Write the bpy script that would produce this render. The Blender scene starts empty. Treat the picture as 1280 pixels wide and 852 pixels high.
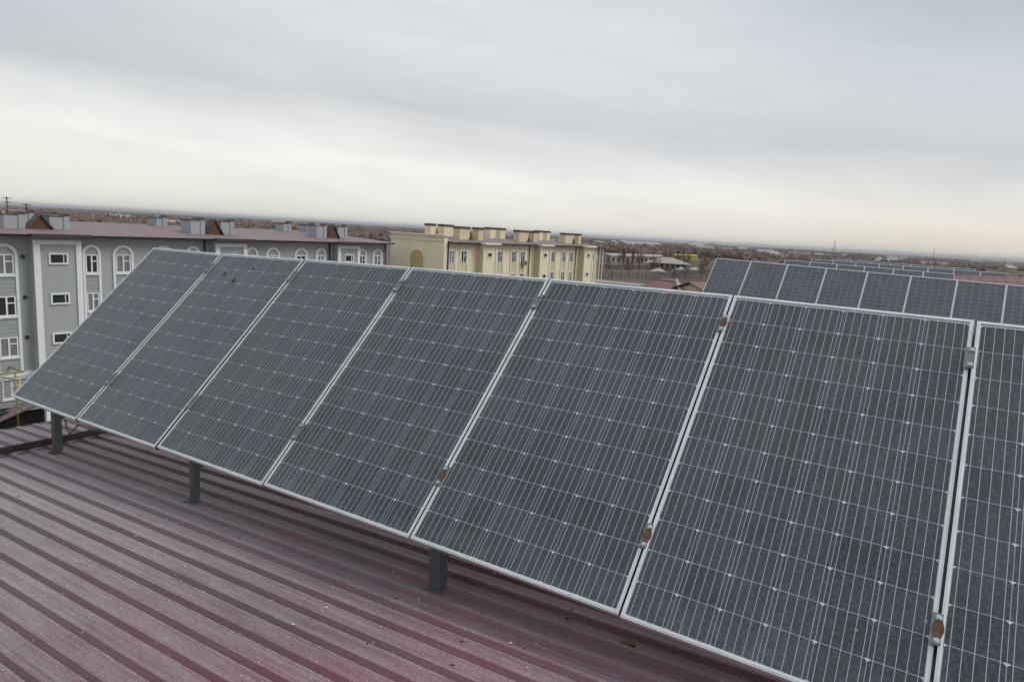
import bpy, bmesh, math, random
from math import radians as rad, sin, cos, pi
from mathutils import Vector, Matrix

scene = bpy.context.scene
COL = scene.collection
rng = random.Random(7)

# ------------------------------------------------------------------ camera
cam_data = bpy.data.cameras.new('camera')
cam = bpy.data.objects.new('camera', cam_data)
COL.objects.link(cam)
cam.location = (5.9238, -3.3705, 0.2871)
cam.rotation_euler = (1.4139, -0.0556, 0.5761)
cam_data.sensor_width = 36.0
cam_data.lens = 24.085
cam_data.clip_start = 0.05
cam_data.clip_end = 60000
scene.camera = cam

# ------------------------------------------------------------------ colour management
scene.view_settings.view_transform = 'Standard'
scene.view_settings.look = 'None'
scene.view_settings.gamma = 1.0
scene.view_settings.exposure = 0.20
scene.view_settings.use_curve_mapping = False


def s2l(r, g, b):
    f = lambda c: (c / 255 / 12.92) if c / 255 <= 0.04045 else ((c / 255 + 0.055) / 1.055) ** 2.4
    return (f(r), f(g), f(b), 1.0)


# ------------------------------------------------------------------ sky
ZENITH = 2.3
SUN_EL, SUN_AZ = rad(47), rad(52)      # compass style azimuth from +Y towards +X
world = bpy.data.worlds.new('World')
scene.world = world
world.use_nodes = True


class NT:
    """small helper round a node tree"""
    def __init__(self, tree):
        self.t = tree
        self.n = tree.nodes
        self.l = tree.links

    def new(self, kind, **kw):
        nd = self.n.new(kind)
        for k, v in kw.items():
            setattr(nd, k, v)
        return nd

    def put(self, sock, v):
        if isinstance(v, bpy.types.NodeSocket):
            self.l.new(v, sock)
        elif v is not None:
            sock.default_value = v

    def math(self, op, a, b=None, c=None, clamp=False):
        nd = self.new('ShaderNodeMath', operation=op)
        nd.use_clamp = clamp
        for i, v in enumerate((a, b, c)):
            if v is not None:
                self.put(nd.inputs[i], v)
        return nd.outputs[0]

    def mix(self, fac, a, b, mode='MIX'):
        nd = self.new('ShaderNodeMix', data_type='RGBA', blend_type=mode)
        self.put(nd.inputs['Factor'], fac)
        self.put(nd.inputs[6], a)
        self.put(nd.inputs[7], b)
        return nd.outputs[2]

    def noise(self, vec, scale, detail=4.0, rough=0.55, dist=0.0):
        nd = self.new('ShaderNodeTexNoise')
        self.put(nd.inputs['Vector'], vec)
        nd.inputs['Scale'].default_value = scale
        nd.inputs['Detail'].default_value = detail
        nd.inputs['Roughness'].default_value = rough
        nd.inputs['Distortion'].default_value = dist
        return nd.outputs['Fac']

    def rng(self, v, a, b, c=0.0, d=1.0, smooth=False):
        nd = self.new('ShaderNodeMapRange')
        if smooth:
            nd.interpolation_type = 'SMOOTHSTEP'
        self.put(nd.inputs[0], v)
        for i, x in enumerate((a, b, c, d)):
            nd.inputs[i + 1].default_value = x
        return nd.outputs[0]

    def mapping(self, vec, scale=(1, 1, 1), loc=(0, 0, 0), rot=(0, 0, 0)):
        nd = self.new('ShaderNodeMapping')
        self.put(nd.inputs[0], vec)
        nd.inputs[1].default_value = loc
        nd.inputs[2].default_value = rot
        nd.inputs[3].default_value = scale
        return nd.outputs[0]

    def ramp(self, fac, stops, interp='LINEAR'):
        nd = self.new('ShaderNodeValToRGB')
        cr = nd.color_ramp
        cr.interpolation = interp
        while len(cr.elements) < len(stops):
            cr.elements.new(0.5)
        for e, (p, c) in zip(cr.elements, stops):
            e.position = p
            e.color = c
        self.put(nd.inputs[0], fac)
        return nd.outputs[0]


W = NT(world.node_tree)
W.n.clear()
tc = W.new('ShaderNodeTexCoord')
sep = W.new('ShaderNodeSeparateXYZ')
W.l.new(tc.outputs['Generated'], sep.inputs[0])
el = W.math('MULTIPLY', W.math('ARCSINE', sep.outputs[2]), 180 / pi)           # elevation in degrees
az = W.math('MULTIPLY', W.math('ARCTAN2', sep.outputs[0], sep.outputs[1]), 180 / pi)   # 0 = +Y, + = +X
azr = W.math('ADD', az, 33.0)                                                   # 0 = middle of the view
comb = W.new('ShaderNodeCombineXYZ')
W.put(comb.inputs[0], W.math('MULTIPLY', azr, 0.030))
W.put(comb.inputs[1], W.math('MULTIPLY', W.math('ADD', el, W.math('MULTIPLY', azr, 0.075)), 0.10))
n1 = W.noise(comb.outputs[0], 1.2, 4, 0.5, 0.5)
n2 = W.noise(W.mapping(comb.outputs[0], (1.0, 1.6, 1), (3.1, 1.7, 0)), 2.2, 6, 0.55, 0.6)
# the grey deck comes down lower towards the right; its ragged lower edge is darkest
eff = W.math('ADD', el, W.math('MULTIPLY', azr, 0.06))
eff = W.math('ADD', eff, W.math('MULTIPLY', W.math('SUBTRACT', n1, 0.5), 5.0))
fac = W.math('DIVIDE', eff, 24.0, clamp=True)
deck = W.ramp(fac, [(0.0, s2l(228, 226, 218)), (0.17, s2l(234, 234, 229)), (0.26, s2l(219, 220, 219)),
                    (0.36, s2l(197, 199, 202)), (0.56, s2l(212, 215, 217)), (0.80, s2l(206, 210, 213)),
                    (1.0, s2l(200, 205, 209))])
warm = W.rng(azr, -8, 38, 0, 1, True)
low = W.rng(el, 0, 6.0, 1, 0, True)
deck = W.mix(W.math('MULTIPLY', warm, low), deck, s2l(222, 214, 198))
cool = W.math('MULTIPLY', W.rng(el, 5, 20, 0, 1, True), W.rng(W.math('ABSOLUTE', W.math('SUBTRACT', azr, -4)), 10, 40, 0.05, 1, True))
deck = W.mix(W.math('MULTIPLY', cool, 0.85), deck, s2l(166, 176, 187))
shade = W.rng(n2, 0.25, 0.75, 0.94, 1.06)
# an overcast sky is brightest overhead
zen = W.rng(el, 24, 75, 1.0, ZENITH, True)
shade = W.math('MULTIPLY', shade, zen)
dk = W.new('ShaderNodeVectorMath', operation='SCALE')
W.put(dk.inputs[0], deck)
W.put(dk.inputs['Scale'], W.math('MULTIPLY', shade, 10.0))        # the Background below runs at 0.1
sky = W.new('ShaderNodeTexSky', sky_type='NISHITA')
sky.sun_disc = False
sky.sun_elevation = SUN_EL
sky.sun_rotation = SUN_AZ
sky.air_density = 1.0
sky.dust_density = 2.0
skyc = W.mix(0.96, sky.outputs[0], dk.outputs[0])
bg = W.new('ShaderNodeBackground')
W.put(bg.inputs[0], skyc)
bg.inputs[1].default_value = 0.1
wo = W.new('ShaderNodeOutputWorld')
W.l.new(bg.outputs[0], wo.inputs[0])

# ------------------------------------------------------------------ veiled sun
sun_d = bpy.data.lights.new('sun', 'SUN')
sun_d.energy = 1.5
sun_d.angle = rad(28)
sun_d.color = (1.0, 0.96, 0.9)
sun = bpy.data.objects.new('sun', sun_d)
COL.objects.link(sun)
sdir = Vector((sin(SUN_AZ) * cos(SUN_EL), cos(SUN_AZ) * cos(SUN_EL), sin(SUN_EL)))
sun.rotation_euler = (-sdir).to_track_quat('-Z', 'Y').to_euler()


# ------------------------------------------------------------------ materials
def material(name):
    m = bpy.data.materials.new(name)
    m.use_nodes = True
    t = NT(m.node_tree)
    b = t.n['Principled BSDF']
    return m, t, b


def plain(name, col, rough=0.7, var=0.12, scale=3.0, metal=0.0, bump=0.0, stretch=(1, 1, 1), tint=None):
    """matt paint with slight mottling in object space"""
    m, t, b = material(name)
    tc = t.new('ShaderNodeTexCoord')
    v = t.mapping(tc.outputs['Object'], stretch)
    n = t.noise(v, scale, 5, 0.6)
    n2_ = t.noise(v, scale * 9, 3, 0.6)
    f = t.math('ADD', t.math('MULTIPLY', n, 0.7), t.math('MULTIPLY', n2_, 0.3))
    lo = tuple(c * (1 - var) for c in col) + (1,)
    hi = tuple(min(1, c * (1 + var)) for c in (tint or col)) + (1,)
    c = t.ramp(f, [(0.3, lo), (0.7, hi)])
    t.put(b.inputs['Base Color'], c)
    b.inputs['Roughness'].default_value = rough
    b.inputs['Metallic'].default_value = metal
    if bump:
        bp = t.new('ShaderNodeBump')
        bp.inputs['Strength'].default_value = bump
        bp.inputs['Distance'].default_value = 0.01
        t.put(bp.inputs['Height'], n2_)
        t.l.new(bp.outputs[0], b.inputs['Normal'])
    return m


def mat_cells(name, far=False):
    """monocrystalline cells under dusty glass; UV counts cells (6 across, 12 down)"""
    m, t, b = material(name)
    uv = t.new('ShaderNodeUVMap')
    sp = t.new('ShaderNodeSeparateXYZ')
    t.l.new(uv.outputs[0], sp.inputs[0])
    cw, ch = 0.158, 0.131
    du = t.math('MULTIPLY', t.math('PINGPONG', sp.outputs[0], 0.5), cw)        # metres to the nearest cell edge
    dv = t.math('MULTIPLY', t.math('PINGPONG', sp.outputs[1], 0.5), ch)
    bus = t.math('ABSOLUTE', t.math('SUBTRACT', t.math('FRACT', t.math('MULTIPLY', sp.outputs[0], 5.0)), 0.5))
    bus = t.math('MULTIPLY', bus, cw / 5)
    lw = 0.0011 if not far else 0.0016
    m_bus = t.math('LESS_THAN', bus, lw * 0.75)
    m_gu = t.math('LESS_THAN', du, lw * 0.85)
    m_gv = t.math('LESS_THAN', dv, lw * 0.85)
    m_dot = t.math('LESS_THAN', t.math('ADD', du, t.math('MULTIPLY', dv, 1.0)), 0.0092)
    below = t.math('LESS_THAN', t.math('FRACT', sp.outputs[1]), 0.5)
    m_dot = t.math('MULTIPLY', m_dot, t.math('MAXIMUM', below, t.math('LESS_THAN', dv, 0.0022)))
    tc = t.new('ShaderNodeTexCoord')
    ob = tc.outputs['Object']
    info = t.new('ShaderNodeObjectInfo')
    wob = t.new('ShaderNodeVectorMath', operation='ADD')
    t.l.new(ob, wob.inputs[0])
    t.l.new(info.outputs['Location'], wob.inputs[1])
    P = wob.outputs[0]
    grain = t.noise(P, 95, 3, 0.7)
    cloud = t.noise(P, 2.2, 5, 0.6)
    streak = t.noise(t.mapping(P, (38, 1.6, 1.6)), 1.0, 4, 0.6)
    # every cell a slightly different blue black
    fl = t.new('ShaderNodeVectorMath', operation='FLOOR')
    t.l.new(uv.outputs[0], fl.inputs[0])
    wn = t.new('ShaderNodeTexWhiteNoise', noise_dimensions='4D')
    t.l.new(fl.outputs[0], wn.inputs['Vector'])
    t.put(wn.inputs['W'], info.outputs['Random'])
    cell = t.mix(wn.outputs['Value'], (0.018, 0.021, 0.0255, 1), (0.032, 0.0355, 0.041, 1))
    metalc = (0.50, 0.51, 0.525, 1) if not far else (0.22, 0.23, 0.25, 1)
    c = t.mix(m_gu, cell, (0.36, 0.37, 0.39, 1))
    c = t.mix(m_gv, c, (0.36, 0.37, 0.39, 1))
    c = t.mix(m_bus, c, metalc)
    c = t.mix(m_dot, c, (0.52, 0.53, 0.55, 1) if not far else (0.3, 0.3, 0.32, 1))
    # dust film: general, rain streaks, thicker at the lower edge
    edge = t.rng(sp.outputs[1], 10.9, 12.0, 0, 1, True)
    d = t.math('ADD', t.math('MULTIPLY', t.rng(cloud, 0.35, 0.7), 0.08), 0.022)
    d = t.math('ADD', d, t.math('MULTIPLY', t.rng(grain, 0.46, 0.68), 0.20))
    d = t.math('ADD', d, t.math('MULTIPLY', t.rng(streak, 0.5, 0.8), 0.06))
    d = t.math('ADD', d, t.math('MULTIPLY', t.math('MULTIPLY', edge, t.rng(t.noise(P, 9, 5, 0.7), 0.45, 0.7)), 0.17))
    spots = t.new('ShaderNodeTexVoronoi')
    t.put(spots.inputs['Vector'], P)
    spots.inputs['Scale'].default_value = 7
    sp_m = t.math('MULTIPLY', t.math('LESS_THAN', spots.outputs['Distance'], 0.045),
                  t.math('GREATER_THAN', t.noise(P, 3.3, 2), 0.58))
    c = t.mix(d, c, (0.262, 0.268, 0.277, 1))
    c = t.mix(t.math('MULTIPLY', sp_m, 0.4), c, (0.42, 0.40, 0.36, 1))
    t.put(b.inputs['Base Color'], c)
    t.put(b.inputs['Roughness'], t.rng(cloud, 0.3, 0.7, 0.32, 0.48))
    b.inputs['IOR'].default_value = 1.35
    b.inputs['Sheen Weight'].default_value = 0.16
    b.inputs['Sheen Roughness'].default_value = 0.5
    b.inputs['Sheen Tint'].default_value = (0.9, 0.9, 0.88, 1)
    return m


FOOT0 = -1.385 - 0.028 - 0.006


def mat_roof():
    """dark red coated steel sheet under dust, grime and paint flecks"""
    m, t, b = material('weathered_red_roof_sheet')
    tc = t.new('ShaderNodeTexCoord')
    P = tc.outputs['Object']
    geo = t.new('ShaderNodeNewGeometry')
    sn = t.new('ShaderNodeSeparateXYZ')
    t.l.new(geo.outputs['Normal'], sn.inputs[0])
    so = t.new('ShaderNodeSeparateXYZ')
    t.l.new(P, so.inputs[0])
    flat = t.rng(sn.outputs[2], 0.80, 0.985, 0.0, 1.0)
    big = t.noise(t.mapping(P, (0.6, 0.9, 1)), 0.9, 4, 0.6)
    med = t.noise(t.mapping(P, (2.0, 9.0, 1)), 1.6, 5, 0.65)
    streak = t.noise(t.mapping(P, (1.2, 85, 1)), 1.0, 4, 0.6)
    fine = t.noise(P, 130, 3, 0.75)
    fine2 = t.noise(P, 34, 4, 0.7)
    # the sheet nearest the ladder end is walked on and washed: more red shows there
    washed = t.rng(t.math('ADD', so.outputs[0], t.math('MULTIPLY', big, 2.4)), 2.9, 5.4, 0.0, 1.0, True)
    red = t.mix(t.math('MULTIPLY', t.rng(big, 0.3, 0.7), washed), (0.084, 0.038, 0.046, 1), (0.185, 0.044, 0.070, 1))
    d = t.math('ADD', t.math('MULTIPLY', t.rng(med, 0.3, 0.72), 0.30), t.math('MULTIPLY', t.rng(fine, 0.42, 0.60), 0.46))
    d = t.math('ADD', d, t.math('MULTIPLY', t.rng(streak, 0.42, 0.66), 0.36))
    d = t.math('ADD', d, t.math('MULTIPLY', t.rng(fine2, 0.42, 0.7), 0.16))
    d = t.math('ADD', d, t.math('MULTIPLY', washed, -0.48))
    d = t.math('ADD', d, 0.34)
    d = t.math('MULTIPLY', d, t.rng(flat, 0, 1, 0.32, 1.0), clamp=True)
    grey = t.mix(t.rng(big, 0.35, 0.65), (0.215, 0.178, 0.182, 1), (0.275, 0.238, 0.240, 1))
    c = t.mix(d, red, grey)
    # pale dust line lodged along the foot of each rib
    foot = t.math('MULTIPLY', t.math('FRACT', t.math('DIVIDE', t.math('SUBTRACT', so.outputs[1], FOOT0), 0.1235)), 0.1235)
    fm_ = t.math('MULTIPLY', t.math('LESS_THAN', foot, 0.006), t.rng(fine2, 0.35, 0.65))
    c = t.mix(t.math('MULTIPLY', fm_, 0.55), c, (0.34, 0.30, 0.30, 1))
    # long scuffs where feet and sheets scraped
    scr = t.noise(t.mapping(P, (3.0, 150, 1), (0, 0, 0), (0, 0, 0.06)), 1.0, 5, 0.7)
    c = t.mix(t.math('MULTIPLY', t.rng(scr, 0.60, 0.72), t.math('MULTIPLY', t.rng(big, 0.35, 0.6), 0.5)), c, (0.33, 0.29, 0.29, 1))
    spk = t.noise(P, 210, 2, 0.8)
    c = t.mix(t.math('MULTIPLY', t.math('MULTIPLY', t.rng(spk, 0.55, 0.68), t.rng(flat, 0, 1, 0.3, 1)), t.rng(med, 0.3, 0.65, 0.12, 0.6)), c, (0.37, 0.335, 0.335, 1))
    c = t.mix(t.math('MULTIPLY', t.rng(spk, 0.45, 0.34), 0.35), c, (0.05, 0.03, 0.034, 1))
    vor = t.new('ShaderNodeTexVoronoi')
    t.put(vor.inputs['Vector'], t.mapping(P, (22, 34, 22), (0, 0, 0), (0, 0, 0.5)))
    vor.inputs['Scale'].default_value = 1.0
    fleck = t.math('MULTIPLY', t.math('LESS_THAN', vor.outputs['Distance'], 0.16), t.math('GREATER_THAN', t.noise(P, 4.5, 3, 0.7), 0.56))
    c = t.mix(t.math('MULTIPLY', fleck, 0.45), c, (0.42, 0.38, 0.37, 1))
    dark = t.new('ShaderNodeTexVoronoi')
    t.put(dark.inputs['Vector'], P)
    dark.inputs['Scale'].default_value = 2.2
    dm = t.math('LESS_THAN', dark.outputs['Distance'], 0.03)
    c = t.mix(t.math('MULTIPLY', dm, 0.7), c, (0.03, 0.025, 0.025, 1))
    t.put(b.inputs['Base Color'], c)
    t.put(b.inputs['Roughness'], t.rng(d, 0, 0.7, 0.42, 0.8))
    # two faint stiffening beads rolled into every pan
    w = t.math('SINE', t.math('MULTIPLY', so.outputs[1], 2 * pi / (0.1235 / 4)))
    bp = t.new('ShaderNodeBump')
    bp.inputs['Strength'].default_value = 0.35
    bp.inputs['Distance'].default_value = 0.004
    t.put(bp.inputs['Height'], t.math('ADD', t.math('MULTIPLY', w, 0.6), t.math('MULTIPLY', fine2, 0.5)))
    t.l.new(bp.outputs[0], b.inputs['Normal'])
    return m


def mat_aluminium():
    m, t, b = material('dull_aluminium')
    tc = t.new('ShaderNodeTexCoord')
    P = tc.outputs['Object']
    n = t.noise(P, 6, 5, 0.6)
    g = t.noise(P, 60, 3, 0.7)
    c = t.mix(t.rng(n, 0.3, 0.7), (0.54, 0.54, 0.53, 1), (0.68, 0.68, 0.665, 1))
    c = t.mix(t.math('MULTIPLY', t.rng(g, 0.5, 0.75), 0.35), c, (0.28, 0.26, 0.23, 1))
    t.put(b.inputs['Base Color'], c)
    b.inputs['Metallic'].default_value = 0.2
    b.inputs['Roughness'].default_value = 0.42
    return m


def mat_ground():
    m, t, b = material('winter_plain')
    tc = t.new('ShaderNodeTexCoord')
    P = tc.outputs['Object']
    n1 = t.noise(P, 0.0016, 6, 0.62)
    n2 = t.noise(P, 0.02, 5, 0.6)
    n3 = t.noise(P, 0.4, 4, 0.6)
    vor = t.new('ShaderNodeTexVoronoi')
    t.put(vor.inputs['Vector'], t.mapping(P, (0.0042, 0.0030, 1), (0, 0, 0), (0, 0, 0.35)))
    vor.inputs['Scale'].default_value = 1.0
    field = t.new('ShaderNodeSeparateColor')
    t.l.new(vor.outputs['Color'], field.inputs[0])
    c = t.ramp(t.math('ADD', t.math('MULTIPLY', n1, 0.5), t.math('MULTIPLY', field.outputs[0], 0.5)),
               [(0.2, (0.065, 0.050, 0.042, 1)), (0.45, (0.115, 0.085, 0.066, 1)), (0.62, (0.085, 0.062, 0.052, 1)), (0.85, (0.16, 0.125, 0.095, 1))])
    c = t.mix(t.math('MULTIPLY', t.rng(n2, 0.4, 0.7), 0.5), c, (0.07, 0.055, 0.045, 1))
    c = t.mix(t.math('MULTIPLY', t.rng(n3, 0.45, 0.7), 0.35), c, (0.15, 0.125, 0.10, 1))
    t.put(b.inputs['Base Color'], c)
    b.inputs['Roughness'].default_value = 0.95
    b.inputs['Specular IOR Level'].default_value = 0.1
    return m


def mat_siding(name, col, pitch=0.26):
    m, t, b = material(name)
    tc = t.new('ShaderNodeTexCoord')
    so = t.new('ShaderNodeSeparateXYZ')
    t.l.new(tc.outputs['Object'], so.inputs[0])
    f = t.math('FRACT', t.math('DIVIDE', so.outputs[2], pitch))
    ln = t.math('LESS_THAN', f, 0.13)
    n = t.noise(tc.outputs['Object'], 2.0, 4, 0.6)
    c = t.mix(n, tuple(x * 0.92 for x in col) + (1,), tuple(x * 1.08 for x in col) + (1,))
    c = t.mix(t.math('MULTIPLY', ln, 0.6), c, tuple(x * 0.45 for x in col) + (1,))
    t.put(b.inputs['Base Color'], c)
    b.inputs['Roughness'].default_value = 0.8
    return m


def mat_tileroof(name, col, pitch=0.35):
    """metal tile roofing with faint courses and dust"""
    m, t, b = material(name)
    tc = t.new('ShaderNodeTexCoord')
    P = tc.outputs['Object']
    so = t.new('ShaderNodeSeparateXYZ')
    t.l.new(P, so.inputs[0])
    w = t.math('SINE', t.math('MULTIPLY', so.outputs[1], 2 * pi / pitch))
    w2 = t.math('SINE', t.math('MULTIPLY', so.outputs[0], 2 * pi / pitch))
    n = t.noise(P, 0.7, 5, 0.6)
    n2_ = t.noise(P, 7, 4, 0.65)
    c = t.mix(t.rng(n, 0.3, 0.7), tuple(x * 0.85 for x in col) + (1,), tuple(x * 1.15 for x in col) + (1,))
    c = t.mix(t.math('MULTIPLY', t.rng(n2_, 0.4, 0.7), 0.4), c, (0.24, 0.20, 0.20, 1))
    t.put(b.inputs['Base Color'], c)
    b.inputs['Roughness'].default_value = 0.6
    bp = t.new('ShaderNodeBump')
    bp.inputs['Strength'].default_value = 0.6
    bp.inputs['Distance'].default_value = 0.03
    t.put(bp.inputs['Height'], t.math('ADD', w, t.math('MULTIPLY', w2, 0.4)))
    t.l.new(bp.outputs[0], b.inputs['Normal'])
    return m


M = {}
M['cells'] = mat_cells('dusty_solar_cells')
M['cells_far'] = mat_cells('dusty_solar_cells_distant', True)
M['roof'] = mat_roof()
M['alu'] = mat_aluminium()
M['gap_shade_alu'] = plain('gap_shade_aluminium', (0.045, 0.043, 0.040), 0.8, 0.3, 12)  # dark tone standing for the shade inside the panel gaps
M['margin'] = plain('white_backsheet_margin', (0.46, 0.46, 0.45), 0.5, 0.1, 20)
M['backsheet'] = plain('backsheet_underside', (0.5, 0.5, 0.49), 0.6, 0.06)
M['steel_grey'] = plain('grey_painted_steel', (0.082, 0.090, 0.094), 0.5, 0.25, 14, 0.0, 0.2)
M['rust'] = plain('rusty_steel', (0.075, 0.035, 0.020), 0.85, 0.45, 40, 0.0, 0.4, tint=(0.125, 0.062, 0.034))
M['rust_bar'] = plain('brown_rusted_bar', (0.046, 0.028, 0.026), 0.8, 0.3, 18, 0.0, 0.3)
M['zinc'] = plain('dull_zinc_plate', (0.15, 0.15, 0.14), 0.5, 0.2, 40, 0.4)
M['bolt'] = plain('bright_bolt', (0.42, 0.42, 0.41), 0.35, 0.15, 50, 0.5)
M['ground'] = mat_ground()
M['asphalt'] = plain('old_asphalt', (0.055, 0.054, 0.053), 0.9, 0.2, 0.8, 0, 0.2)
M['paving'] = plain('pale_paving', (0.26, 0.235, 0.20), 0.9, 0.2, 0.5)
M['grey_wall'] = plain('grey_stucco', (0.385, 0.39, 0.388), 0.9, 0.10, 0.8, stretch=(1, 1, 0.22))
M['grey_wall_dark'] = plain('grey_stucco_recess', (0.19, 0.192, 0.192), 0.9, 0.07, 0.6)
M['grey_siding'] = mat_siding('grey_ribbed_spandrel', (0.345, 0.355, 0.357))
M['white_trim'] = plain('white_render_trim', (0.78, 0.78, 0.765), 0.8, 0.05, 1.5)
M['window_white'] = plain('white_window_plastic', (0.8, 0.8, 0.79), 0.45, 0.04)
M['glass'] = plain('dark_window_glass', (0.038, 0.041, 0.044), 0.12, 0.5, 1.2)
M['curtain_glass'] = plain('curtained_window_glass', (0.20, 0.20, 0.20), 0.3, 0.55, 2.6, stretch=(1, 5, 0.4))
M['fascia'] = plain('dark_red_fascia', (0.070, 0.038, 0.038), 0.6, 0.15)
M['gutter'] = plain('pale_pinkish_gutter', (0.32, 0.27, 0.27), 0.5, 0.15)
M['far_roof'] = mat_tileroof('dusty_red_metal_roof', (0.160, 0.108, 0.112))
M['gable'] = plain('brown_gable_boards', (0.105, 0.052, 0.026), 0.8, 0.25, 5)
M['chimney_grey'] = plain('grey_vent_box', (0.36, 0.365, 0.37), 0.85, 0.08, 1)
M['cap_brown'] = plain('brown_sheet_cap', (0.070, 0.050, 0.045), 0.7, 0.2, 3)
M['yellow_wall'] = plain('pale_yellow_stucco', (0.80, 0.705, 0.485), 0.9, 0.07, 0.5)
M['ochre_wall'] = plain('ochre_stucco', (0.63, 0.53, 0.34), 0.9, 0.08, 0.5)
M['ochre_dark'] = plain('deep_ochre_niche', (0.52, 0.39, 0.17), 0.9, 0.08, 0.5)
M['cream_trim'] = plain('cream_trim', (0.76, 0.70, 0.56), 0.85, 0.05, 1)
M['pipe_yellow'] = plain('yellow_gas_pipe', (0.30, 0.215, 0.075), 0.5, 0.2, 5)
M['dark_void'] = plain('dark_plinth_porch_shade', (0.030, 0.026, 0.023), 0.9, 0.3, 1.2)
M['dark_pipe'] = plain('dark_downpipe', (0.05, 0.042, 0.042), 0.6, 0.2)
M['bark'] = plain('grey_brown_bark', (0.085, 0.062, 0.048), 0.9, 0.3, 3)
M['twigs'] = plain('bare_twigs', (0.150, 0.104, 0.076), 0.95, 0.35, 0.6)
M['twigs_red'] = plain('reddish_twigs', (0.175, 0.105, 0.072), 0.95, 0.35, 0.6)
M['woodland'] = plain('far_bare_woodland', (0.130, 0.091, 0.072), 0.95, 0.45, 0.006)
M['reeds'] = plain('dry_reeds', (0.205, 0.145, 0.098), 0.95, 0.35, 0.02)
M['house_white'] = plain('whitewashed_wall', (0.34, 0.315, 0.285), 0.9, 0.2, 0.4)
M['house_tan'] = plain('tan_wall', (0.32, 0.26, 0.19), 0.9, 0.2, 0.4)
M['slate'] = plain('pale_asbestos_roof', (0.285, 0.265, 0.24), 0.9, 0.15, 0.5)
M['fence_grey'] = plain('weathered_grey_railing', (0.19, 0.18, 0.165), 0.9, 0.25, 0.8)
M['red_roof'] = mat_tileroof('red_hip_roof', (0.155, 0.048, 0.042), 0.4)
M['ridge_cap'] = plain('pale_ridge_cap', (0.34, 0.29, 0.28), 0.6, 0.1)
M['orange'] = plain('orange_panel', (0.52, 0.16, 0.05), 0.7, 0.1)
M['mustard'] = plain('mustard_sheet', (0.44, 0.30, 0.06), 0.7, 0.1)
M['debris_pale'] = plain('pale_paint_flakes', (0.44, 0.39, 0.38), 0.9, 0.25, 30)
M['debris_dark'] = plain('dark_leaf_bits', (0.035, 0.025, 0.02), 0.9, 0.3, 30)
M['wood'] = plain('old_wood', (0.12, 0.075, 0.035), 0.9, 0.3, 20)
M['spoil'] = plain('spoil_heap', (0.17, 0.16, 0.155), 0.95, 0.15, 0.02)


# ------------------------------------------------------------------ object helpers
def link(o, parent=None):
    COL.objects.link(o)
    if parent is not None:
        o.parent = parent
    return o


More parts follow.
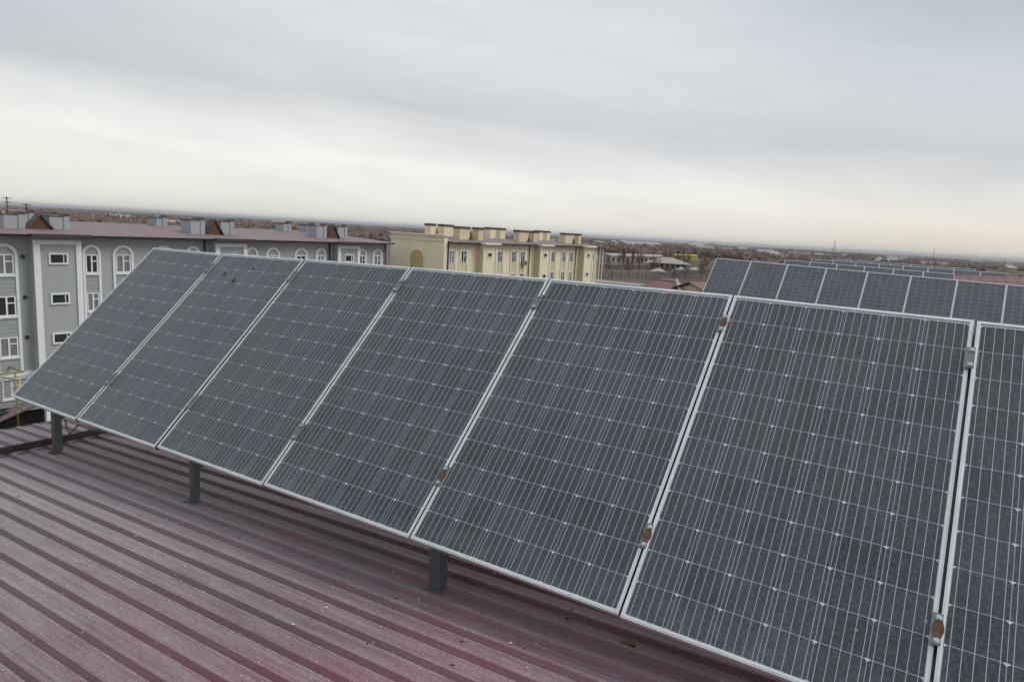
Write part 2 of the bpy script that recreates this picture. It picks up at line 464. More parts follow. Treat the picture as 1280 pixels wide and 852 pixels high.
class MB:
    """collects solids, then links them as ONE mesh object"""
    def __init__(self):
        self.v, self.f, self.mi = [], [], []
        self.cur = 0

    def add(self, vs, fs):
        o = len(self.v)
        self.v += [tuple(v) for v in vs]
        self.f += [tuple(i + o for i in f) for f in fs]
        self.mi += [self.cur] * len(fs)

    def box(self, x0, x1, y0, y1, z0, z1):
        vs = [(x, y, z) for z in (z0, z1) for y in (y0, y1) for x in (x0, x1)]
        self.add(vs, [(0, 2, 3, 1), (4, 5, 7, 6), (0, 1, 5, 4), (2, 6, 7, 3), (0, 4, 6, 2), (1, 3, 7, 5)])

    def prism(self, poly, axis, a, b):
        """polygon (list of 2-D points, counter-clockwise) swept along an axis; poly coords are the other two axes in order"""
        n = len(poly)

        def p3(q, w):
            if axis == 'x':
                return (w, q[0], q[1])
            if axis == 'y':
                return (q[0], w, q[1])
            return (q[0], q[1], w)
        vs = [p3(q, a) for q in poly] + [p3(q, b) for q in poly]
        fs = [tuple(range(n))[::-1], tuple(range(n, 2 * n))]
        for i in range(n):
            j = (i + 1) % n
            fs.append((i, j, n + j, n + i))
        self.add(vs, fs)

    def strip(self, outer, inner, axis, a, b, closed=False):
        """frame between two matching outlines, swept along axis"""
        n = len(outer)

        def p3(q, w):
            if axis == 'x':
                return (w, q[0], q[1])
            if axis == 'y':
                return (q[0], w, q[1])
            return (q[0], q[1], w)
        vs = [p3(q, a) for q in outer] + [p3(q, a) for q in inner] + [p3(q, b) for q in outer] + [p3(q, b) for q in inner]
        fs = []
        m = n if closed else n - 1
        for i in range(m):
            j = (i + 1) % n
            fs += [(i, j, n + j, n + i), (2 * n + i, 3 * n + i, 3 * n + j, 2 * n + j),
                   (i, 2 * n + i, 2 * n + j, j), (n + i, n + j, 3 * n + j, 3 * n + i)]
        if not closed:
            fs += [(0, n, 3 * n, 2 * n), (n - 1, 3 * n - 1, 4 * n - 1, 2 * n - 1)]
        self.add(vs, fs)

    def tube(self, pts, r, seg=8, r1=None):
        pts = [Vector(p) for p in pts]
        n = len(pts)
        vs = []
        for i, p in enumerate(pts):
            d = (pts[min(i + 1, n - 1)] - pts[max(i - 1, 0)]).normalized()
            u = d.orthogonal().normalized() if abs(d.z) > 0.9 else d.cross(Vector((0, 0, 1))).normalized()
            w = d.cross(u)
            rr = r if r1 is None else r + (r1 - r) * i / max(1, n - 1)
            for k in range(seg):
                a = 2 * pi * k / seg
                vs.append(p + u * (rr * cos(a)) + w * (rr * sin(a)))
        fs = []
        for i in range(n - 1):
            for k in range(seg):
                k2 = (k + 1) % seg
                fs.append((i * seg + k, i * seg + k2, (i + 1) * seg + k2, (i + 1) * seg + k))
        fs += [tuple(range(seg))[::-1], tuple(range((n - 1) * seg, n * seg))]
        self.add(vs, fs)

    def mesh(self, name, mats, fix=True, smooth=False):
        me = bpy.data.meshes.new(name)
        me.from_pydata(self.v, [], self.f)
        for m in (mats if isinstance(mats, (list, tuple)) else [mats]):
            me.materials.append(m)
        me.polygons.foreach_set('material_index', self.mi)
        if fix:
            bm = bmesh.new()
            bm.from_mesh(me)
            bmesh.ops.recalc_face_normals(bm, faces=bm.faces)
            bm.to_mesh(me)
            bm.free()
        if smooth:
            me.polygons.foreach_set('use_smooth', [True] * len(me.polygons))
        me.update()
        return me

    def build(self, name, mats, parent=None, fix=True, smooth=False, bevel=0):
        o = bpy.data.objects.new(name, self.mesh(name, mats, fix, smooth))
        if bevel:
            md = o.modifiers.new('bevel', 'BEVEL')
            md.width = bevel
            md.segments = 2
            md.limit_method = 'ANGLE'
        return link(o, parent)


def tag(o, label, cat, group=None, kind=None):
    o['label'] = label
    o['category'] = cat
    if group:
        o['group'] = group
    if kind:
        o['kind'] = kind
    return o


def thing(name, label, cat, loc=(0, 0, 0), rot=(0, 0, 0), group=None):
    o = bpy.data.objects.new(name, None)
    o.empty_display_size = 0.2
    o.location = loc
    o.rotation_euler = rot
    link(o)
    return tag(o, label, cat, group)


def inst(name, me, parent, loc=(0, 0, 0), rot=(0, 0, 0), scale=None):
    o = bpy.data.objects.new(name, me)
    o.location = loc
    o.rotation_euler = rot
    if scale:
        o.scale = scale
    return link(o, parent)


# ================================================================== THE SETTING
GZ = -13.5
mb = MB()
R_ = 26000
mb.add([(-R_, -R_, GZ), (R_, -R_, GZ), (R_, R_, GZ), (-R_, R_, GZ)], [(0, 1, 2, 3)])
o = mb.build('ground', M['ground'], fix=False)
o['kind'] = 'structure'

mb = MB()
mb.box(-38.0, -5.0, -60, 240, GZ - 0.2, GZ + 0.004)
o = mb.build('street', M['asphalt'])
o['kind'] = 'structure'
mb = MB()
mb.box(-41.8, -38.0, -60, 50, GZ - 0.2, GZ + 0.12)
mb.box(-5.0, -1.0, -60, 60, GZ - 0.2, GZ + 0.12)
o = mb.build('pavement', M['paving'])
o['kind'] = 'structure'
# pale footway in front of the railing further on
mb = MB()
mb.add([(-128, 192, GZ + 0.03), (-60, 192, GZ + 0.03), (-60, 202, GZ + 0.03), (-128, 204, GZ + 0.03)], [(0, 1, 2, 3)])
o = mb.build('path', M['paving'], fix=False)
o['kind'] = 'structure'

# two small spoil heaps on the skyline
for hx, hy, hr, hh in ((-1690, 5080, 48, 21), (-1560, 5150, 62, 25)):
    mb = MB()
    vs, fs = [(0, 0, hh)], []
    n = 18
    for ring, (rr, zz) in enumerate(((0.35, 0.72), (0.7, 0.3), (1.0, 0.0))):
        for k in range(n):
            a = 2 * pi * k / n
            j = 1 + 0.12 * sin(3 * a + ring)
            vs.append((hr * rr * j * cos(a), hr * rr * j * sin(a), hh * zz))
    for k in range(n):
        k2 = (k + 1) % n
        fs.append((0, 1 + k, 1 + k2))
        for q in range(2):
            fs.append((1 + q * n + k, 1 + (q + 1) * n + k, 1 + (q + 1) * n + k2, 1 + q * n + k2))
    mb.add(vs, fs)
    o = mb.build('hill', M['spoil'], smooth=True)
    o.location = (hx, hy, GZ)
    o['kind'] = 'structure'


# ------------------------------------------------------------------ the building we stand on
SLOPE = 0.048
RZ0 = -1.533 - 0.46 * SLOPE            # roof height at x = 0


def roof_z(x):
    return RZ0 + SLOPE * x


EAVE_X, RIDGE_X = -0.56, 13.0
own = thing('apartment_building', 'building under the photographer with dusty dark red ribbed metal roof carrying the solar panels',
            'building', (EAVE_X, -10, GZ))
own_off = Vector((EAVE_X, -10, GZ))


def at_own(o):
    o.location = -own_off
    return o


mb = MB()
PITCH = 0.1235
y_first = -1.385 - PITCH * 75
n_r = 440
prof = []                               # (y, height) of one sheet cross-section
for i in range(n_r):
    c = y_first + i * PITCH
    prof += [(c - 0.028, 0.0), (c - 0.012, 0.021), (c + 0.012, 0.021), (c + 0.028, 0.0)]
xs = [EAVE_X, 0.20, 0.21, 4.9, 9.0, RIDGE_X]
for (xa, xb, dz) in ((EAVE_X, 0.29, 0.0), (0.22, RIDGE_X, 0.006)):
    vs, fs = [], []
    for (y, h) in prof:
        vs.append((xa, y, roof_z(xa) + h + dz))
        vs.append((xb, y, roof_z(xb) + h + dz))
    for i in range(len(prof) - 1):
        fs.append((2 * i, 2 * i + 1, 2 * i + 3, 2 * i + 2))
    mb.add(vs, fs)
# far pitch beyond the ridge
vs, fs = [], []
for (y, h) in prof[::2]:
    vs.append((RIDGE_X, y, roof_z(RIDGE_X) + h * 0.5))
    vs.append((2 * RIDGE_X - EAVE_X, y, roof_z(EAVE_X) + h * 0.5))
for i in range(len(vs) // 2 - 1):
    fs.append((2 * i, 2 * i + 1, 2 * i + 3, 2 * i + 2))
mb.add(vs, fs)
me = mb.mesh('roof', M['roof'], fix=False)
bm = bmesh.new()
bm.from_mesh(me)
for f in bm.faces:
    if f.normal.z < 0:
        f.normal_flip()
bm.to_mesh(me)
bm.free()
own_roof = at_own(inst('roof', me, own))
Y0, Y1 = prof[0][0], prof[-1][0]
mb = MB()
mb.box(RIDGE_X - 0.2, RIDGE_X + 0.2, Y0, Y1, roof_z(RIDGE_X) + 0.02, roof_z(RIDGE_X) + 0.06)
rc = inst('ridge_cap', mb.mesh('ridge_cap', M['fascia']), own_roof)
mb = MB()
mb.prism([(EAVE_X + 0.02, roof_z(EAVE_X) - 0.02), (EAVE_X - 0.13, roof_z(EAVE_X) - 0.02), (EAVE_X - 0.14, roof_z(EAVE_X) - 0.03),
          (EAVE_X - 0.12, roof_z(EAVE_X) - 0.14), (EAVE_X + 0.02, roof_z(EAVE_X) - 0.14)][::-1], 'y', Y0, Y1)
at_own(mb.build('gutter', M['dark_pipe'], own))
mb = MB()
mb.prism([(EAVE_X + 0.45, GZ), (2 * RIDGE_X - EAVE_X - 0.45, GZ), (2 * RIDGE_X - EAVE_X - 0.45, roof_z(EAVE_X) - 0.06),
          (RIDGE_X, roof_z(RIDGE_X) - 0.08), (EAVE_X + 0.45, roof_z(EAVE_X) - 0.06)], 'y', Y0 + 0.4, Y1 - 0.4)
at_own(mb.build('wall', M['grey_wall'], own))

# a raised red cross roof on the same building, right of the third row
mb = MB()
yv0, yv1, xv0, xv1 = 29.3, 31.9, 5.7, 12.4
ym = (yv0 + yv1) / 2
vs = []
for x in (xv0, xv1):
    e, zt = roof_z(x) - 0.03, -0.45 + 0.05 * (x - 5.6)
    vs += [(x, yv0, e), (x, yv0, e + 0.42), (x, ym, zt), (x, yv1, e + 0.42), (x, yv1, e)]
mb.add(vs, [(0, 1, 2, 3, 4), (5, 9, 8, 7, 6)] + [(k, k + 5, k + 6, k + 1) for k in range(4)])
at_own(mb.build('cross_roof', M['red_roof'], own))


# ------------------------------------------------------------------ solar panels
TILT = 0.782
L = 1.611
NORM_OFF = 0.0
PT = 0.036                              # frame depth


def panel_meshes(w, cells_mat, simple=False):
    """local frame: x along the row, y DOWN the slope, z = outwards from the glass"""
    h = w / 2
    fw, mg = 0.0110, 0.0040
    fm = MB()
    # extruded frame: a raised outer lip with a shallow inner step
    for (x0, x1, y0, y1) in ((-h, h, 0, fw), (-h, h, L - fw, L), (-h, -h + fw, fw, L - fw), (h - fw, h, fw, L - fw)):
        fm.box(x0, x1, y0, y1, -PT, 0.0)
    # the long outer sides are coloured near-black, painting in shade between panels
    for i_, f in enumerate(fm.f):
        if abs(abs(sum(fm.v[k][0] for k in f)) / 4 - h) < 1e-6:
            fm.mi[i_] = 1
    if not simple:
        i = 0.0022
        a = fw * 0.55
        for (x0, x1, y0, y1) in ((-h + a, h - a, a, fw + i), (-h + a, h - a, L - fw - i, L - a),
                                 (-h + a, -h + fw + i, fw + i, L - fw - i), (h - fw - i, h - a, fw + i, L - fw - i)):
            fm.box(x0, x1, y0, y1, -0.004, 0.0022)
    gm = MB()
    x0, x1, y0, y1 = -h + fw, h - fw, fw, L - fw
    tm = 0.012                          # wider white margin at the top and bottom
    gm.cur = 1
    a0, a1, b0, b1 = x0 + mg, x1 - mg, y0 + tm, y1 - tm * 0.5
    z = -0.003
    gm.add([(x0, y0, z), (x1, y0, z), (a1, b0, z), (a0, b0, z)], [(0, 3, 2, 1)])
    gm.add([(x0, y1, z), (x1, y1, z), (a1, b1, z), (a0, b1, z)], [(0, 1, 2, 3)])
    gm.add([(x0, y0, z), (a0, b0, z), (a0, b1, z), (x0, y1, z)], [(0, 3, 2, 1)])
    gm.add([(x1, y0, z), (a1, b0, z), (a1, b1, z), (x1, y1, z)], [(0, 1, 2, 3)])
    gm.cur = 0
    gm.add([(a0, b0, z), (a1, b0, z), (a1, b1, z), (a0, b1, z)], [(0, 1, 2, 3)])
    me = gm.mesh('cell_glass', [cells_mat, M['margin']], fix=False)
    uv = me.uv_layers.new(name='UVMap')
    for poly in me.polygons:
        for li in poly.loop_indices:
            co = me.vertices[me.loops[li].vertex_index].co
            uv.data[li].uv = ((co.x - a0) / (a1 - a0) * 6, (co.y - b0) / (b1 - b0) * 12)
    bm = bmesh.new()
    bm.from_mesh(me)
    for f in bm.faces:
        if f.normal.z < 0:
            f.normal_flip()
    bm.to_mesh(me)
    bm.free()
    bk = MB()
    bk.box(-h + fw + 0.001, h - fw - 0.001, fw + 0.001, L - fw - 0.001, -0.011, -0.007)
    bk.box(-0.08, 0.08, 0.10, 0.21, -0.034, -0.0112)
    return fm.mesh('frame', [M['alu'], M['gap_shade_alu']]), me, bk.mesh('backsheet', M['backsheet'])


# local +y runs down the slope (towards the viewer), +z outwards: columns of the rotation
def panel_rot(roll=0.0, base=0.0):
    """the row as a whole climbs by the angle base; each panel may rock a little more about its own slope line"""
    X = Vector((cos(base), 0, sin(base)))
    Yd = Vector((0, -cos(TILT), -sin(TILT)))
    Yd = (Yd - X * Yd.dot(X)).normalized()
    N = -X.cross(Yd)
    if N.z < 0:
        N = -N
    r = (roll - base) / cos(TILT)
    X2 = X * cos(r) + N * sin(r)
    Z = N * cos(r) - X * sin(r)
    return X2, Yd, Z


def place_panel(name, label, group, xc, y, z, w, meshes, roll=0.0, base=0.0):
    X, Yd, Z = panel_rot(roll, base)
    # use local x = -X so that the triple is right handed with Z upwards
    m = Matrix((( -X.x, Yd.x, Z.x, xc), (-X.y, Yd.y, Z.y, y), (-X.z, Yd.z, Z.z, z), (0, 0, 0, 1)))
    root = bpy.data.objects.new(name, None)
    root.empty_display_size = 0.2
    root.matrix_world = m
    link(root)
    tag(root, label, 'solar panel', group)
    fr, gl, bk = meshes
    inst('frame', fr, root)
    inst('cell_glass', gl, root)
    if bk:
        inst('backsheet', bk, root)
    return root


SEAM = [0.010, 0.988, 1.971, 2.980, 4.006, 5.034, 6.014, 7.022]
SZ = [-0.016, -0.016, -0.001, 0.008, 0.010, 0.008, -0.010, -0.030]
SROW = 0.008
GAP = [0.005, 0.0042, 0.0042, 0.005, 0.008, 0.0105, 0.0095, 0.008]
front_labels = [
    'leftmost solar panel of the front row, seen edge-on before the grey building',
    'second solar panel from the left of the front row, dark droppings near its top',
    'third solar panel from the left of the front row, below the grey building end',
    'fourth solar panel from the left of the front row, below the yellow end wall',
    'fifth solar panel from the left of the front row, below the long yellow facade',
    'sixth solar panel of the front row, between two rusty clamped seams',
    'seventh solar panel of the front row, large in the right foreground',
    'rightmost solar panel of the front row, cut by the photo edge',
]
FG = 'solar panels of the front row'
DROPS = [(1.225, 0.208, 0.014), (1.394, 0.264, 0.015), (1.50, 0.13, 0.006)]
for i in range(7):
    xa, xb = SEAM[i], SEAM[i + 1]
    za, zb = SZ[i] + xa * SROW, SZ[i + 1] + xb * SROW
    ga, gb_ = GAP[i], GAP[i + 1]
    w = (xb - xa) - (ga + gb_) / 2
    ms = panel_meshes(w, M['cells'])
    place_panel('solar_panel', front_labels[i if i < 6 else 7] if i != 6 else 'rightmost solar panel of the front row, cut by the photo edge',
                FG, (xa + xb) / 2 + (ga - gb_) / 4, 0, (za + zb) / 2, w, ms, math.atan2(zb - za, xb - xa), SROW)


sp2 = [o_ for o_ in COL.objects if o_.name.startswith('solar_panel')][1]
dr = random.Random(4)
for (x, s_, r) in DROPS:
    n_ = 9
    mb = MB()
    ring = [(r * dr.uniform(0.6, 1.2) * cos(2 * pi * k / n_), 1.4 * r * dr.uniform(0.6, 1.2) * sin(2 * pi * k / n_)) for k in range(n_)]
    lx = (SEAM[1] + SEAM[2]) / 2 - x
    mb.prism([(lx + a, s_ + b) for a, b in ring], 'z', -0.0029, 0.002)
    mb.build('dropping', M['debris_dark'], sp2)


# clamps bridging the seams
def clamp_mesh(rusty):
    pm = MB()
    pw = 0.020 if rusty else 0.0235
    pm.box(-pw, pw, -0.052, 0.052, 0.003, 0.007)
    plate = pm.mesh('plate', M['zinc'])
    pads = None
    if rusty:
        rm = MB()
        pts = [(-0.010, -0.029), (0.010, -0.029), (0.0165, -0.008), (0.0165, 0.008), (0.010, 0.029), (-0.010, 0.029), (-0.0165, 0.008), (-0.0165, -0.008)]
        rm.prism(pts, 'z', 0.0072, 0.0092)
        pads = rm.mesh('rust_pad', M['rust'])
    bmh = MB()
    for (r, z0, z1) in ((0.0105, 0.0072, 0.0092), (0.0075, 0.0092, 0.016)):
        n = 12 if r > 0.01 else 6
        bmh.prism([(r * cos(2 * pi * k / n), r * sin(2 * pi * k / n)) for k in range(n)], 'z', z0, z1)
    bolt = bmh.mesh('bolt', M['bolt'])
    return plate, pads, bolt


CL_R, CL_G = clamp_mesh(True), clamp_mesh(False)
order = ['first', 'second', 'third', 'fourth', 'fifth', 'sixth']
clamp_spec = {  # seam: [(metres down the slope, rusty)]
    1: [(0.16, False), (1.26, False)], 2: [(0.17, False), (1.27, False)], 3: [(0.17, False), (1.275, False)],
    4: [(0.18, False), (1.29, True)], 5: [(0.185, True), (1.29, True)], 6: [(0.20, False), (1.30, True)]}
for s_i, lst in clamp_spec.items():
    for k, (s, rusty) in enumerate(lst):
        x = SEAM[s_i]
        z0 = SZ[s_i] + SROW * x
        X, Yd, Z = panel_rot(SROW, SROW)
        p = Vector((x, 0, z0)) + Yd * s
        m = Matrix(((-X.x, Yd.x, Z.x, p.x), (-X.y, Yd.y, Z.y, p.y), (-X.z, Yd.z, Z.z, p.z), (0, 0, 0, 1)))
        root = bpy.data.objects.new('panel_clamp', None)
        root.empty_display_size = 0.05
        root.matrix_world = m
        link(root)
        where = 'upper' if k == 0 else 'lower'
        look = 'clamp plate with rusty brown centre' if rusty else 'dull grey clamp plate'
        tag(root, '%s, %s one on the %s panel seam from the left' % (look, where, order[s_i - 1]), 'clamp', 'clamps on the front row seams')
        pl, pd, bo = CL_R if rusty else CL_G
        inst('plate', pl, root)
        if pd:
            q = inst('rust_pad', pd, root)
            q['label'] = 'rusty brown pad'
        for sy in (-0.037, 0.037):
            inst('bolt', bo, root, (0, sy, 0))

# mounting rails under the front row
for (s, lab) in ((0.30, 'upper steel mounting rail behind the front row of panels'), (1.33, 'lower steel mounting rail under the front row of panels')):
    X, Yd, Z = panel_rot(SROW, SROW)
    p0 = Vector((0.0, 0, -0.016)) + Yd * s
    mb = MB()
    mb.box(-7.05, -0.02, -0.022, 0.022, -PT - 0.056, -PT - 0.026)
    o = mb.build('mounting_rail', M['steel_grey'])
    o.matrix_world = Matrix(((-X.x, Yd.x, Z.x, p0.x), (-X.y, Yd.y, Z.y, p0.y), (-X.z, Yd.z, Z.z, p0.z), (0, 0, 0, 1)))
    tag(o, lab, 'rail')

# one flat steel rafter behind every seam
for s_i in range(1, 7):
    X, Yd, Z = panel_rot(SROW, SROW)
    p0 = Vector((SEAM[s_i], 0, SZ[s_i] + SROW * SEAM[s_i])) + Yd * 0.04
    mb = MB()
    mb.box(-0.022, 0.022, 0.0, 1.52, -PT - 0.0105, -PT - 0.0055)
    o = mb.build('mounting_rafter', M['zinc'])
    o.matrix_world = Matrix(((-X.x, Yd.x, Z.x, p0.x), (-X.y, Yd.y, Z.y, p0.y), (-X.z, Yd.z, Z.z, p0.z), (0, 0, 0, 1)))
    tag(o, 'dull grey rafter strip behind the %s panel seam from the left' % order[s_i - 1], 'rafter', 'rafters behind the front row seams')

# short front posts and tall rear posts
FY = -1.03
posts = [(0.46, FY, 'front post beside the rusty bar, leftmost of the three', True),
         (2.20, FY, 'middle one of the three short posts under the panels', False),
         (4.10, FY, 'widest looking short post, nearest to the camera', False)]
for (x, y, lab, rusty), pw in zip(posts, (0.026, 0.022, 0.031)):
    zt = -1.135 + SROW * x - 0.075
    zb = roof_z(x) + 0.004
    t_ = thing('support_post', 'grey square steel ' + lab, 'post', (x, y, zb), (0, 0, rad(4)), 'support posts of the front row')
    mb = MB()
    mb.box(-pw, pw, -pw, pw, 0.008, zt - zb + 0.05)
    mb.build('post', M['steel_grey'], t_, bevel=0.004)
    mb = MB()
    mb.box(-0.05, 0.046, -0.042, 0.042, 0.0, 0.0085)
    mb.box(0.046, 0.062, -0.012, 0.012, 0.0, 0.014)
    mb.build('base_plate', M['rust'] if rusty else M['steel_grey'], t_, bevel=0.002)
    mb = MB()
    mb.box(-0.022, 0.022, 0.028, 0.34, zt - zb - 0.035, zt - zb + 0.012)
    mb.build('bracket', M['steel_grey'], t_)
for i_, x in enumerate((0.46, 2.20, 4.10, 5.95)):
    zb = roof_z(x) + 0.004
    t_ = thing('support_post', 'tall grey rear post hidden behind the front row of solar panels', 'post', (x, -0.13, zb), (0, 0, 0), 'rear support posts of the front row')
    mb = MB()
    mb.box(-0.034, 0.034, -0.034, 0.034, 0.008, -0.30 - zb)
    mb.build('post', M['steel_grey'], t_)
    mb = MB()
    mb.box(-0.052, 0.052, -0.05, 0.05, 0.0, 0.0075)
    mb.build('base_plate', M['steel_grey'], t_)

# rusty angle bar lying across the ribs near the eave
mb = MB()
z = roof_z(0.25) + 0.029
mb.box(0.225, 0.275, -9.0, 3.2, z, z + 0.006)
mb.box(0.268, 0.275, -9.0, 3.2, z + 0.0062, z + 0.045)
mb.box(0.225, 0.232, -9.0, 3.2, z + 0.0062, z + 0.040)
o = mb.build('steel_bar', M['rust_bar'])
tag(o, 'long rusty brown steel bar lying across the roof ribs near the eave', 'bar')

# a grey cable hanging beside the first post
mb = MB()
mb.tube([(0.62, -1.04, -1.235), (0.66, -1.045, -1.31), (0.70, -1.05, -1.325), (0.74, -1.04, -1.29), (0.80, -1.03, -1.24)], 0.006, 6)
mb.tube([(0.80, -1.03, -1.24), (0.95, -1.02, -1.255), (1.10, -1.0, -1.235)], 0.005, 6)
o = mb.build('cable', M['zinc'], smooth=True)
tag(o, 'loose grey cable loop hanging under the leftmost front panel', 'cable')


# ------------------------------------------------------------------ rows further along the roof
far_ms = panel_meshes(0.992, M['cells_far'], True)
ords = ['first', 'second', 'third', 'fourth', 'fifth', 'sixth', 'seventh', 'eighth', 'ninth', 'tenth', 'eleventh']
rows = [('second', -0.04, 16.891, -0.115, -0.023, 9), ('third', -0.13, 26.87, -0.192, -0.020, 6),
        ('fourth', -0.20, 33.48, -0.180, -0.011, 8), ('fifth', -0.25, 40.5, -0.19, -0.010, 7)]
for (rn, x0, y0, z0, sl, n) in rows:
    for i in range(n):
        lab = '%s solar panel from the left in the %s row back' % (ords[i], rn)
        if rn == 'second' and i == 0:
            lab = 'leftmost solar panel of the second row, its slanted end clear of others'
        place_panel('solar_panel', lab, 'solar panels of the rows behind', x0 + (i + 0.5) * 1.0, y0, z0 + (i + 0.5) * sl, 0.992, far_ms, math.atan(sl), math.atan(sl))
    xm = x0
    for k in range(0, n + 1, 2):
        x = xm + min(n - 0.3, k + 0.3)
        zb = roof_z(x) + 0.004
        zrow = z0 + (x - x0) * sl
        t_ = thing('mounting_stand', 'grey steel stand carrying the %s row of panels' % rn, 'stand', (x, y0, zb), (0, 0, 0), 'stands under the %s row' % rn)
        mb = MB()
        ya = -1.03
        mb.box(-0.034, 0.034, ya - 0.034, ya + 0.034, 0, max(0.06, zrow - 1.135 - 0.02 - zb))
        mb.build('leg', M['steel_grey'], t_)
        mb = MB()
        mb.box(-0.034, 0.034, -0.16, -0.09, 0, zrow - 0.22 - zb)
        mb.build('leg', M['steel_grey'], t_)


# ------------------------------------------------------------------ debris on the roof
def flakes(n, x0, x1, y0, y1, smin, smax, seed, keep=None):
    r = random.Random(seed)
    mb = MB()
    for _ in range(n):
        x, y = r.uniform(x0, x1), r.uniform(y0, y1)
        if keep and not keep(x, y, r):
            continue
        # sits on a pan or on a rib
        ph = ((y - y_first + 0.0618) % PITCH) - 0.0618
        hgt = 0.021 if abs(ph) < 0.012 else (0.0 if abs(ph) > 0.034 else None)
        if hgt is None:
            continue
        s = smin * (smax / smin) ** (r.random() ** 2.2)
        a = r.uniform(0, pi)
        k = r.uniform(0.25, 0.9)
        z = roof_z(x) + hgt + 0.0075
        ca, sa = cos(a), sin(a)
        pts = []
        n_ = r.choice((4, 5, 6))
        for j in range(n_):
            t = 2 * pi * j / n_ + r.uniform(-.3, .3)
            u, v = s * cos(t), s * k * sin(t)
            pts.append((x + u * ca - v * sa, y + u * sa + v * ca))
        lo = [(p[0], p[1], z) for p in pts]
        hi = [(p[0], p[1], z + r.uniform(0.0015, 0.005)) for p in pts]
        mb.add(lo + hi, [tuple(range(n_))[::-1], tuple(range(n_, 2 * n_))] + [(j, (j + 1) % n_, n_ + (j + 1) % n_, n_ + j) for j in range(n_)])
    return mb


mb = flakes(950, 0.35, 5.2, -2.75, -0.9, 0.0012, 0.011, 3, lambda x, y, r: r.random() < (0.12 if y > -1.25 else 0.8))
o = mb.build('paint_flakes', M['debris_pale'])
tag(o, 'pale paint flakes and crumbs scattered on the red roof', 'debris', kind='stuff')
mb = flakes(70, 0.5, 4.8, -2.4, -0.6, 0.002, 0.012, 5)
o = mb.build('leaf_crumbs', M['debris_dark'])
tag(o, 'dark leaf crumbs scattered on the red roof', 'debris', kind='stuff')
# one wood scrap in the shade below the sixth panel seam
mb = MB()
mb.box(-0.030, 0.030, -0.011, 0.011, 0, 0.012)
o = mb.build('wood_scrap', M['wood'], bevel=0.002)
o.location = (5.02, -0.97, roof_z(5.02) + 0.008)
o.rotation_euler = (0, 0, 0.45)
tag(o, 'small brown wood scrap lying in the shade below the panels', 'scrap')


# ================================================================== APARTMENT BLOCKS
def arch_outline(yc, half, zs, z_bottom, n=12):
    """jamb up, half circle, jamb down (in y,z)"""
    pts = [(yc - half, z_bottom), (yc - half, zs)]
    for k in range(1, n):
        a = pi - pi * k / n
        pts.append((yc + half * cos(a), zs + half * sin(a)))
    pts += [(yc + half, zs), (yc + half, z_bottom)]
    return pts


def window_meshes(w, h, open_leaf=False):
    """frame in the y-z plane facing +x, base centre at the origin"""
    f = 0.075
    mb = MB()
    a = w / 2
    mb.box(0.0, 0.07, -a, a, 0, f)
    mb.box(0.0, 0.07, -a, a, h - f, h)
    mb.box(0.0, 0.07, -a, -a + f, f, h - f)
    mb.box(0.0, 0.07, a - f, a, f, h - f)
    mb.box(0.0, 0.065, -0.05, 0.05, f, h - f)
    mb.box(0.0, 0.06, 0.05, a - f, h * 0.62, h * 0.62 + 0.07)
    fr = mb.mesh('window', M['window_white'])
    mb = MB()
    mb.box(0.0, 0.02, -a + f, a - f, f, h - f)
    return fr, mb


def pane_mesh(mb, mat):
    return mb.mesh('pane', mat)


class Block:
    """an apartment block whose long side faces +X"""
    def __init__(self, root, origin):
        self.root = root
        self.o = Vector(origin)

    def part(self, mb, name, mat, parent=None, **kw):
        ob = mb.build(name, mat, parent or self.root, **kw)
        if parent is None:
            ob.location = -self.o
        return ob


# ---- grey block ----------------------------------------------------
GX, BX = -44.0, -43.4                   # facade plane, stair bay plane
EZ = -1.50                              # eave
gy0, gy1 = 3.6, 49.7
grey = thing('apartment_building', 'grey four storey apartment block with white arched window surrounds and dusty red roof', 'building', (GX, gy0, GZ))
G = Block(grey, (GX, gy0, GZ))
mb = MB()
mb.box(-58.0, GX, gy0, gy1, GZ, EZ)
wall = G.part(mb, 'wall', M['grey_wall'])
bays = [5.5, 18.3, 31.1, 43.9]
for bc in bays:
    mb = MB()
    mb.box(GX + 0.001, BX, bc - 1.42, bc + 1.48, GZ + 2.9, EZ - 0.002)
    bay = G.part(mb, 'stair_bay', M['grey_wall'])
    # white portal frame up both edges and across the top
    mb = MB()
    zt_ = EZ - 0.36
    outer = [(bc - 1.40, GZ + 2.9), (bc - 1.40, zt_), (bc + 1.46, zt_), (bc + 1.46, GZ + 2.9)]
    inner = [(bc - 1.02, GZ + 2.9), (bc - 1.02, zt_ - 0.28), (bc + 1.12, zt_ - 0.28), (bc + 1.12, GZ + 2.9)]
    mb.strip(outer, inner, 'x', BX + 0.002, BX + 0.09)
    mb.build('portal_frame', M['white_trim'], bay)
    for st in range(4):
        zc = -3.05 - 2.62 * st
        f = 0.10
        mb = MB()
        a, h = 0.58, 0.37
        y = bc + 0.05
        mb.strip([(y - a, zc - h), (y - a, zc + h), (y + a, zc + h), (y + a, zc - h)],
                 [(y - a + f, zc - h + f), (y - a + f, zc + h - f), (y + a - f, zc + h - f), (y + a - f, zc - h + f)], 'x', BX + 0.002, BX + 0.08, True)
        mb.box(BX + 0.002, BX + 0.06, y + 0.28, y + 0.33, zc - h + f, zc + h - f)
        wd = mb.build('window', M['window_white'], bay)
        mb = MB()
        mb.box(BX + 0.002, BX + 0.022, y - a + f, y + a - f, zc - h + f, zc + h - f)
        mb.build('pane', M['glass'], wd)
wr = random.Random(12)
FR = {}
for w in (0.80, 1.02):
    fr, pmb = window_meshes(w, 1.27)
    FR[w] = (fr, pane_mesh(pmb, M['glass']), pane_mesh(pmb, M['curtain_glass']))
cols = []
